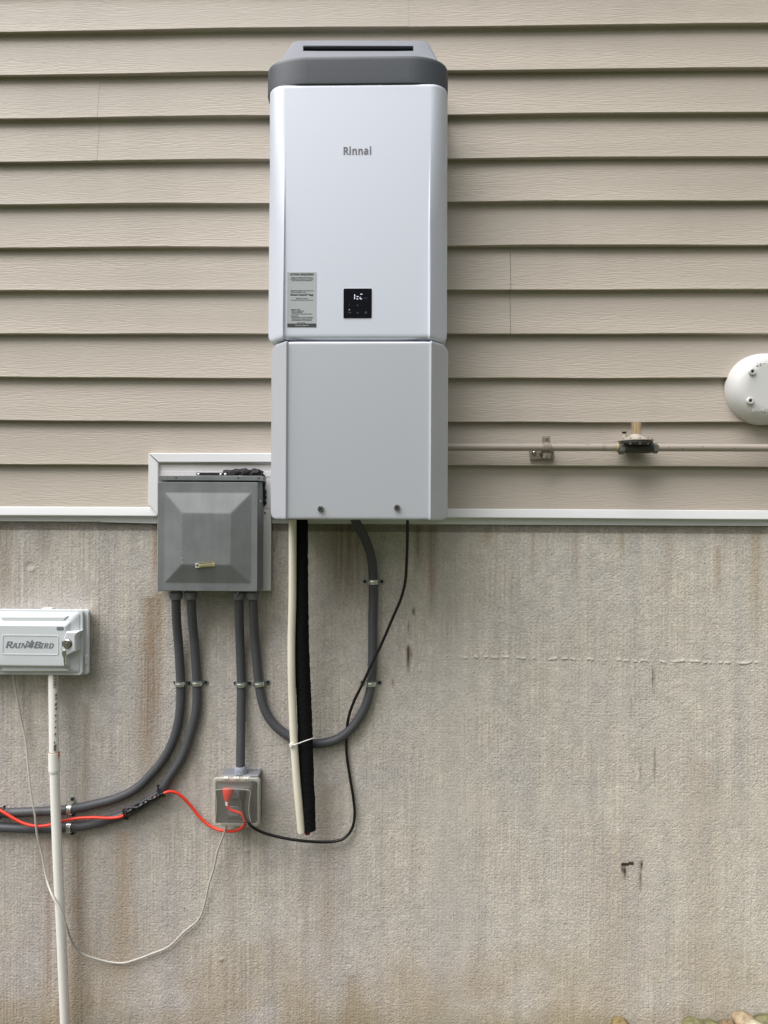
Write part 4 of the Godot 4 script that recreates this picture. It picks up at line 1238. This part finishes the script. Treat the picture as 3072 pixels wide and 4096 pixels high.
		for i in 25:
			var a := TAU * i / 24
			var big := 1.0 + 0.42 * pow(maxf(sin(a), 0.0), 3.0)
			pts.append(q[1] + (l * cos(a) + Vector3.BACK * sin(a) * big) * q[4])
		obj("loop", Geo.new().tube(pts, 0.0019, 6, 0.004), "rubber", z, 60.0)
		var hd: Vector3 = q[2]
		obj("tail", Geo.new().tube([q[1] + Vector3(0, 0.009, 0.013), hd + Vector3(0.001, -0.006, 0), hd], 0.002, 6, 0.004).lathe(hd + Vector3(0.001, -0.002, 0), Vector3.UP, [[0, 0.0036], [0.004, 0.0036]], 8), "rubber", z)


func make_controller() -> void:
	var t := thing("irrigation_controller", "pale grey locked irrigation timer box on the concrete at left", "control box")
	var rings := []
	for q in [[-1.2585, -0.9086, 1.0397, 1.2302, 0.008, 0.0005], [-1.234, -0.8909, 1.049, 1.2359, 0.008, 0.04], [-1.2301, -0.8933, 1.0508, 1.2342, 0.008, 0.0445]]:
		rings.append(Geo.lift(Geo.rrect(q[0], q[1], q[2], q[3], q[4], 4), q[5]))
	var base := obj("housing", Geo.new().loft(rings), "box_plastic", t, 25.0)
	obj("hinge_bar", Geo.new().lathe(Vector3(-0.8982, 1.0794, 0.046), Vector3.UP, [[0, 0.002], [0.001, 0.003], [0.025, 0.003], [0.026, 0.002]], 10), "box_plastic", base)
	obj("top_clip", Geo.new().box(-1.0305, -1.0007, 1.2315, 1.2389, 0.02, 0.04, 0.001), "box_plastic", base)
	rings = []
	for q in [[-1.2185, -0.9065, 1.0473, 1.236, 0.010, 0.0445], [-1.2113, -0.9018, 1.0501, 1.2377, 0.011, 0.056], [-1.208, -0.9029, 1.0519, 1.236, 0.011, 0.0595], [-1.202, -0.9095, 1.0572, 1.2307, 0.009, 0.0605], [-1.1975, -0.9115, 1.0598, 1.2292, 0.008, 0.063], [-1.1844, -0.9196, 1.0647, 1.2205, 0.008, 0.0672], [-1.167, -0.9309, 1.0735, 1.2072, 0.007, 0.072], [-1.1452, -0.938, 1.0823, 1.197, 0.006, 0.0845], [-1.1401, -0.9404, 1.086, 1.1941, 0.005, 0.0858]]:
		rings.append(Geo.lift(Geo.rrect(q[0], q[1], q[2], q[3], q[4], 4), q[5]))
	var door := obj("door", Geo.new().loft(rings), "box_plastic", t, 22.0)
	# grip recesses along the upper and lower slopes
	obj("grip_ledge", Geo.new().plate(PackedVector2Array([Vector2(-1.1322, 1.2197), Vector2(-0.9401, 1.2213), Vector2(-0.9479, 1.2069), Vector2(-0.9558, 1.2009), Vector2(-1.1215, 1.1995), Vector2(-1.1295, 1.208)]), 0.055, 0.0735, 0.0035), "box_plastic", door)
	obj("grip_ledge", Geo.new().plate(PackedVector2Array([Vector2(-1.1262, 1.0769), Vector2(-1.1196, 1.0802), Vector2(-0.9539, 1.0818), Vector2(-0.9433, 1.0734), Vector2(-0.9353, 1.0644), Vector2(-1.1314, 1.0624)]), 0.055, 0.0745, 0.003), "box_plastic", door)
	# sunk name plate: a raised frame round it
	var fr := []
	for q in [[-1.1195, -0.9587, 1.1127, 1.1691, 0.0055, 0.0855], [-1.1184, -0.9587, 1.1136, 1.1686, 0.0052, 0.0869], [-1.1168, -0.9603, 1.1151, 1.1671, 0.0045, 0.0869], [-1.1166, -0.9616, 1.1157, 1.1661, 0.004, 0.0855]]:
		fr.append(Geo.lift(Geo.rrect(q[0], q[1], q[2], q[3], q[4], 5), q[5]))
	obj("plate_frame", Geo.new().loft(fr, true, false), "box_plastic", door)
	var st := ink()
	for q in [["R", 21.5, 14.3, 14.5], ["AIN", 42.2, 11.2, 31.0], ["B", 82.0, 14.3, 13.5], ["IRD", 102.0, 11.2, 28.5]]:
		var x := lerpf(-1.1255, -0.9673, q[1] / 120.0)
		var tall: float = q[2] * 0.0013
		words(st, q[0], Vector3(x, 1.1322 + tall * 0.5, 0.0862), tall, q[3] * 0.0013, true, 0.0006, 0.3)
	obj("logo_lettering", st.commit(), "logo_grey", door)
	obj("bird_emblem", Geo.new().plate(PackedVector2Array([Vector2(-1.0522, 1.1515), Vector2(-1.0454, 1.1529), Vector2(-1.0388, 1.1467), Vector2(-1.0347, 1.1569), Vector2(-1.0276, 1.1477), Vector2(-1.0334, 1.1402), Vector2(-1.0263, 1.1366), Vector2(-1.0335, 1.1371), Vector2(-1.037, 1.1324), Vector2(-1.0444, 1.1362), Vector2(-1.0502, 1.1369), Vector2(-1.0432, 1.143), Vector2(-1.0458, 1.1477)]), 0.0852, 0.0871, 0.0003), "logo_grey", door)
	obj("indicator_window", Geo.new().plate(Geo.rrect(-0.9651, -0.9437, 1.1821, 1.1933, 0.0052, 5), 0.083, 0.0863, 0.0004), "logo_grey", door)
	# lock on its raised pad, with a ring of keys
	obj("lock_pad", Geo.new().plate(PackedVector2Array([Vector2(-0.9367, 1.18), Vector2(-0.9006, 1.1804), Vector2(-0.9091, 1.1654), Vector2(-0.9082, 1.1251), Vector2(-0.9344, 1.1106), Vector2(-0.943, 1.1222), Vector2(-0.9444, 1.1573)]), 0.058, 0.0895, 0.0035), "box_plastic", door)
	var lk := obj("lock", Geo.new().lathe(Vector3(-0.932, 1.146, 0.0885), Vector3.BACK, [[0, 0.0128], [0.0025, 0.0128], [0.0035, 0.0112], [0.0026, 0.0098], [0.0026, 0.0085], [0.0055, 0.0078], [0.006, 0.006]], 28), "chrome", door)
	obj("keyway_collar", Geo.new().lathe(Vector3(-0.932, 1.146, 0.0885), Vector3.BACK, [[-0.001, 0.0138], [0.0018, 0.0138], [0.0022, 0.0128]], 28), "rubber", lk)
	var k := thing("key_ring", "two small steel keys on a ring hanging from the timer's lock", "keys")
	var c := Vector3(-0.9376, 1.1478, 0.098)
	# key in the lock is seen nearly edge on
	obj("key", Geo.new().tube([c + Vector3(0.008, 0, -0.006), c + Vector3(0.004, 0.0005, 0), c + Vector3(0.001, 0.001, 0.004)], 0.0022, 8, 0.004).loft(key_head(c + Vector3(0.0005, 0.001, 0.006))), "chrome", k)
	var ring := []
	for i in 25:
		var a := TAU * i / 24
		ring.append(Vector3(-0.9365, 1.1352, 0.1) + Vector3(cos(a) * 0.0079, sin(a) * 0.0079, sin(a * 2.0) * 0.001))
	obj("ring", Geo.new().tube(ring, 0.0006, 6, 0.003), "chrome", k)
	obj("key", Geo.new().plate(PackedVector2Array([Vector2(-0.9382, 1.13), Vector2(-0.933, 1.1303), Vector2(-0.93, 1.1262), Vector2(-0.9301, 1.1191), Vector2(-0.9322, 1.112), Vector2(-0.9334, 1.1075), Vector2(-0.9326, 1.0971), Vector2(-0.9339, 1.0952), Vector2(-0.9324, 1.0933), Vector2(-0.9337, 1.0907), Vector2(-0.9328, 1.0881), Vector2(-0.9341, 1.0861), Vector2(-0.9359, 1.0881), Vector2(-0.9362, 1.0958), Vector2(-0.9375, 1.0971), Vector2(-0.9376, 1.1068), Vector2(-0.9394, 1.1119), Vector2(-0.9418, 1.1177), Vector2(-0.9421, 1.1255)]), 0.0992, 0.1012, 0.0004), "chrome", k)


func key_head(c: Vector3) -> Array:
	var o := []
	for z in [-0.0012, 0.0012]:
		var r := PackedVector3Array()
		for i in 20:
			var a := TAU * i / 20
			r.append(c + Vector3(cos(a) * 0.0055 + z * 0.6, sin(a) * 0.0085, -z + cos(a) * 0.005))
		o.append(r)
	return o


func make_sprinkler_pipe() -> void:
	var t := thing("white_pipe", "white plastic pipe running from the irrigation box to the ground", "pipe")
	obj("upper_pipe", Geo.new().tube([Vector3(-0.9968, 1.0639, 0.04), Vector3(-0.9931, 1.0187, 0.046), Vector3(-0.9873, 0.9149, 0.054), Vector3(-0.9835, 0.8106, 0.058)], 0.0133, 18, 0.02), "pvc", t, 60.0)
	var cp := obj("coupling", Geo.new().lathe(Vector3(-0.9836, 0.831, 0.058), Vector3(-0.9825, 0.7736, 0.058) - Vector3(-0.9836, 0.831, 0.058), [[0, 0.0137], [0.0005, 0.0150], [0.003, 0.0155], [0.048, 0.0158], [0.054, 0.0156], [0.0585, 0.0142]], 24), "pvc", t, 25.0)
	obj("lower_pipe", Geo.new().tube([Vector3(-0.9826, 0.7842, 0.058), Vector3(-0.9804, 0.7182, 0.058), Vector3(-0.977, 0.6377, 0.058), Vector3(-0.9717, 0.5216, 0.058), Vector3(-0.9635, 0.2899, 0.05), Vector3(-0.9569, 0.0457, 0.04), Vector3(-0.9564, -0.0246, 0.035)], 0.0133, 18, 0.02), "pvc", t, 60.0)
	# rust run out of the joint, as a thin crust
	obj("rust_crust", Geo.new().lathe(Vector3(-0.9836, 0.8317, 0.058), Vector3.DOWN, [[-0.0005, 0.0134], [0.0004, 0.0144], [0.0014, 0.0142]], 24, false).plate(PackedVector2Array([Vector2(-0.968, 0.8351), Vector2(-0.9637, 0.8358), Vector2(-0.964, 0.8254), Vector2(-0.9657, 0.8149), Vector2(-0.9672, 0.8253)]), 0.066, 0.0682, 0.0003), "rust", cp)
	# factory print down the front
	var g := Geo.new()
	for i in 16:
		var y := 1461.0 + i * 1.6
		var p := Vector3(-0.9823, lerpf(1.0473, 1.013, (y - 1461) / 26.0), 0.0)
		if i % 4 != 2:
			g.box(p.x - 0.0052, p.x + 0.0030, p.y, p.y + (0.0016 if i % 3 else 0.0010), 0.055, 0.0598, 0.0002)
	for q in [[-0.9797, -0.9773, 0.9901, 0.998],[-0.9794, -0.9773, 0.9822, 0.9862],[-0.9793, -0.9772, 0.9638, 0.9717],[-0.9789, -0.9767, 0.9533, 0.9586],[-0.9788, -0.9767, 0.935, 0.9402],[-0.9783, -0.9762, 0.9192, 0.9231],[-0.9782, -0.9761, 0.9021, 0.9061],[-0.9779, -0.9757, 0.8824, 0.889],[-0.9785, -0.9772, 0.8588, 0.8653],[-0.9782, -0.9743, 0.8548, 0.8562],[-0.9782, -0.9742, 0.8391, 0.8404],[-0.9782, -0.9771, 0.8391, 0.8561],[-0.9752, -0.9741, 0.8391, 0.8562]]:
		g.box(q[0], q[1], q[2], q[3], 0.055, 0.0722 - absf((q[2] - 0.8391)) * 0.052, 0.0001)
	obj("print", g, "print", t)


func hex(at: Vector3, dir: Vector3, r: float, long: float) -> Geo:
	return Geo.new().lathe(at, dir, [[0, r * 0.9], [0.0015, r], [long - 0.0015, r], [long, r * 0.9]], 6, true, PI / 6)


func make_gas_line() -> void:
	var z := 0.06
	var y := 1.7036
	var t := thing("gas_pipe", "painted tan gas pipe running right along the siding from the heater", "pipe")
	obj("pipe", Geo.new().tube([Vector3(0.1101, y, z), Vector3(0.6079, y, z)], 0.0107, 18, 0.05).tube([Vector3(0.5732, y, z), Vector3(0.6066, y, z)], 0.0109, 18, 0.05), "gas_paint", t, 60.0)
	obj("pipe", Geo.new().tube([Vector3(0.7119, y, z), Vector3(2.4, y, z)], 0.0107, 18, 0.05), "gas_paint", t, 60.0)
	# scraped paint shows black specks before the regulator
	var g := Geo.new()
	for i in 70:
		var a := rng.randf_range(-1.25, 1.25)
		var x := rng.randf_range(0.562, 0.5805)
		g.lathe(Vector3(x, y + sin(a) * 0.0104, z + cos(a) * 0.0104), Vector3(0, sin(a), cos(a)), [[0, rng.randf_range(0.0004, 0.0011)], [0.0005, 0.0002]], 5, true)
	for q in [[1445.0, 0.0], [1476.0, 0.35], [1268.0, -0.9], [1271.0, -0.8], [1518.0, -0.2], [1587.0, 0.2]]:
		var x := lerpf(0.56, 0.9425, (q[0] - 1300) / 300.0)
		g.lathe(Vector3(x, y - sin(q[1]) * 0.0104, z + cos(q[1]) * 0.0104), Vector3(0, -sin(q[1]), cos(q[1])), [[0, 0.0017], [0.0005, 0.0009]], 7, true)
	obj("scraped_paint", g, "scrape", t)
	# regulator
	var r := thing("gas_regulator", "small dark gas regulator with clear vent tube on the tan pipe", "regulator")
	var ax := Vector3.RIGHT
	var xl := 0.6092
	var xr := 0.717
	var px := 0.0013
	obj("body", Geo.new().lathe(Vector3(xl + 0.01, y - 0.001, z), ax, [[0, 0.0125], [0.004, 0.0145], [0.02, 0.0150], [0.06, 0.0150], [0.078, 0.0145], [0.084, 0.012]], 22), "regulator_iron", r)
	obj("hex_nut", hex(Vector3(xl, y - 0.002, z), ax, 0.0172, 12 * px), "nut_grey", r)
	obj("hex_nut", hex(Vector3(0.7035, y - 0.002, z), ax, 0.0150, 10.5 * px), "nut_grey", r)
	obj("thread_sealant", Geo.new().tube([Vector3(xl - 0.006, y, z), Vector3(xl - 0.001, y, z)], 0.0118, 14, 0.0012, 0.0, 0.006, 0.001), "yellow_dope", r, 60.0)
	obj("thread_sealant", Geo.new().tube([Vector3(xr - 0.0005, y, z), Vector3(xr + 0.0035, y, z)], 0.0114, 14, 0.0012, 0.0, 0.006, 0.0008), "yellow_dope", r, 60.0)
	var cx := 0.6566
	var top := obj("diaphragm_cover", Geo.new().lathe(Vector3(cx, 1.7201, z), Vector3.UP, [[0, 0.046], [0.0012, 0.0475], [0.0038, 0.0475], [0.0052, 0.044], [0.0075, 0.036], [0.0105, 0.026], [0.0135, 0.018], [0.017, 0.0155], [0.02, 0.0145]], 36), "regulator_top", r)
	obj("lower_flange", Geo.new().lathe(Vector3(cx, 1.7156, z), Vector3.UP, [[-0.006, 0.036], [-0.001, 0.0455], [0.004, 0.0455]], 36), "regulator_iron", r)
	for a in [0.5, 1.05, 1.62, 2.2, 2.75]:
		obj("bolt", hex(Vector3(cx + cos(a) * 0.042, 1.7188, z + sin(a) * 0.042), Vector3.UP, 0.0036, 0.0085), "nut_grey", top, 20.0)
		obj("bolt", hex(Vector3(cx + cos(a) * 0.042, 1.7156, z + sin(a) * 0.042), Vector3.DOWN, 0.0033, 0.007), "nut_grey", r, 20.0)
	obj("test_port", Geo.new().lathe(Vector3(0.6251, 1.7278, z), Vector3.UP, [[-0.004, 0.0085], [0.001, 0.0078], [0.0135, 0.0075]], 14), "regulator_top", r)
	obj("port_cap", Geo.new().lathe(Vector3(0.6251, 1.7414, z), Vector3.UP, [[0, 0.0052], [0.004, 0.0052], [0.0042, 0.0068], [0.0062, 0.0068]], 14), "black", r)
	var tx := 0.658
	var ty0 := 1.7389
	var ty1 := 1.7754
	var tube := obj("vent_tube", Geo.new().lathe(Vector3(tx, ty0, z), Vector3.UP, [[0, 0.0142], [0.002, 0.0144], [ty1 - ty0 - 0.001, 0.0144], [ty1 - ty0, 0.0138], [ty1 - ty0, 0.012]], 22, false), "clear_tube", r)
	var lim := Geo.new()
	lim.box(tx - 0.0066, tx - 0.0014, ty0 + 0.001, ty1 - 0.005, z - 0.002, z + 0.004, 0.0008)
	lim.box(tx + 0.0014, tx + 0.0066, ty0 + 0.001, ty1 - 0.002, z - 0.002, z + 0.004, 0.0008)
	for i in 8:
		var yy := lerpf(ty0 + 0.012, ty1 - 0.004, i / 7.0)
		lim.box(tx - 0.0115, tx + 0.0115, yy, yy + 0.0016, z - 0.001, z + 0.003, 0.0003)
	obj("vent_limiter", lim, "spring_brass", tube)
	# wall bracket
	var h := thing("pipe_bracket", "tan painted bracket clamping the gas pipe to the siding", "bracket")
	var bp := obj("base_plate", Geo.new().plate(PackedVector2Array([Vector2(0.3681, 1.6975), Vector2(0.3702, 1.6724), Vector2(0.3722, 1.6704), Vector2(0.4358, 1.6739), Vector2(0.4375, 1.6759), Vector2(0.4364, 1.6983), Vector2(0.3694, 1.6988)]), 0.01, 0.0275, 0.0012), "bracket_paint", h)
	for p in [Vector3(0.3803, 1.6906, 0.0275), Vector3(0.4273, 1.6931, 0.0275)]:
		obj("screw", Geo.new().lathe(p, Vector3.BACK, [[-0.001, 0.0072], [0.001, 0.0072], [0.0002, 0.0050], [0.0024, 0.0044], [0.0034, 0.003]], 16), "chrome", bp)
	obj("stud", Geo.new().lathe(Vector3(0.4024, 1.6917, 0.0275), Vector3(0.1, 0.25, 1), [[-0.002, 0.0088], [0.006, 0.0082], [0.0065, 0.0058], [0.03, 0.0056]], 16), "bracket_paint", h)
	# clamp: two halves round the pipe seen from the front
	var cxb := 0.4083
	var w := 0.0115
	var rings := []
	for q in [-1.0, -0.85, -0.35, -0.25, 0.25, 0.35, 0.85, 1.0]:
		var rib := 0.0011 if absf(q) < 0.3 else 0.0
		var ring := PackedVector3Array()
		var prof := [Vector2(0.031, 0.064), Vector2(0.0165, 0.0645)]
		for i in 9:
			var a := PI / 2 - PI * i / 8.0
			prof.append(Vector2(sin(a) * 0.0128, 0.0635 + maxf(0.0, cos(a)) * 0.0105 + rib))
		prof.append(Vector2(-0.0165, 0.0645))
		prof.append(Vector2(-0.031, 0.064))
		for p in prof:
			ring.append(Vector3(cxb + w * q * (0.84 if absf(p.x) > 0.016 else 1.0), y + p.x, p.y))
		for i in range(prof.size() - 1, -1, -1):
			ring.append(Vector3(cxb + w * q * (0.84 if absf(prof[i].x) > 0.016 else 1.0), y + prof[i].x * 0.995, prof[i].y - 0.0022))
		rings.append(ring)
	var cl := obj("clamp", Geo.new().loft(rings), "bracket_paint", h, 30.0)
	obj("clamp_back", Geo.new().box(cxb - w * 0.8, cxb + w * 0.8, y - 0.031, y + 0.031, 0.044, 0.049, 0.001), "bracket_paint", h)
	for s in [0.0238, -0.0238]:
		var sc := obj("screw", Geo.new().lathe(Vector3(cxb, y + s, 0.064), Vector3.BACK, [[0, 0.0056], [0.0015, 0.0054], [0.0028, 0.004]], 16), "bracket_paint", cl)
		obj("cross_slot", Geo.new().box(cxb - 0.0024, cxb + 0.0024, y + s - 0.0006, y + s + 0.0006, 0.0655, 0.0671, 0.0001).box(cxb - 0.0006, cxb + 0.0006, y + s - 0.0024, y + s + 0.0024, 0.0655, 0.06705, 0.0001), "slot_black", sc)


func make_vent() -> void:
	var t := thing("vent_terminal", "round white plastic vent cap at the right edge on the siding", "vent")
	var x0 := 0.9224
	var yt := 1.9739
	var yb := 1.7724
	var r := (yt - yb) / 2
	var x1 := x0 + r * 2 + 0.09
	var rings := []
	for q in [[0.0, 0.012], [0.0, 0.022], [0.001, 0.032], [0.004, 0.043], [0.009, 0.053], [0.016, 0.0605], [0.025, 0.0655], [0.034, 0.0682], [0.041, 0.069], [0.046, 0.069]]:
		rings.append(Geo.lift(Geo.rrect(x0 + q[0], x1 - q[0], yb + q[0], yt - q[0], r - q[0], 14), q[1]))
	var body := obj("cap_body", Geo.new().loft(rings), "vent_white", t, 40.0)
	for p in [Vector3(0.9723, 1.9136, 0.07), Vector3(0.9672, 1.8328, 0.07), Vector3(x1 - 0.078, 1.9136, 0.07), Vector3(x1 - 0.072, 1.8328, 0.07)]:
		var b := obj("screw_boss", Geo.new().lathe(p, Vector3.BACK, [[-0.002, 0.0098], [0.004, 0.0092], [0.0052, 0.0082], [0.0052, 0.0052], [0.0006, 0.0046]], 24), "vent_white", body, 25.0)
		obj("screw_head", Geo.new().lathe(p, Vector3.BACK, [[-0.001, 0.0047], [0.0011, 0.0045], [0.0016, 0.003]], 14), "regulator_iron", b)
	var st := ink()
	words(st, "DO NOT BLOCK", Vector3(0.9743, 1.8072, 0.0689), 0.0073, 0.0909, false, 0.0016, 0.0, 0.0, true)
	words(st, "EXHAUST", Vector3(1.0175, 1.9342, 0.0689), 0.0073, 0.0675, false, 0.0016, 0.0, PI)
	obj("embossed_lettering", st.commit(), "vent_white", body)


func make_small_things() -> void:
	var g := Geo.new().tube([Vector3(0.1138, 1.4848, 0.012), Vector3(0.0935, 1.4795, 0.02), Vector3(0.0669, 1.4754, 0.022), Vector3(0.0471, 1.4726, 0.02)], 0.0006, 5, 0.008).tube([Vector3(0.0285, 1.487, 0.012), Vector3(0.0324, 1.4805, 0.018), Vector3(0.0431, 1.4739, 0.02)], 0.0006, 5, 0.006)
	tag(obj("dead_grass_blade", g, "straw"), "dry grass blades caught under the white ledge right of the pipe cover", "grass")
	var s := Geo.new().tube([Vector3(-0.3582, 1.4768, 0.007), Vector3(-0.36, 1.4568, 0.012), Vector3(-0.3646, 1.4325, 0.008), Vector3(-0.3672, 1.4054, 0.004)], 0.0008, 5, 0.008)
	tag(obj("dry_stem", s, "straw"), "thin dry stem hanging beside the mounting board's right edge", "stem")
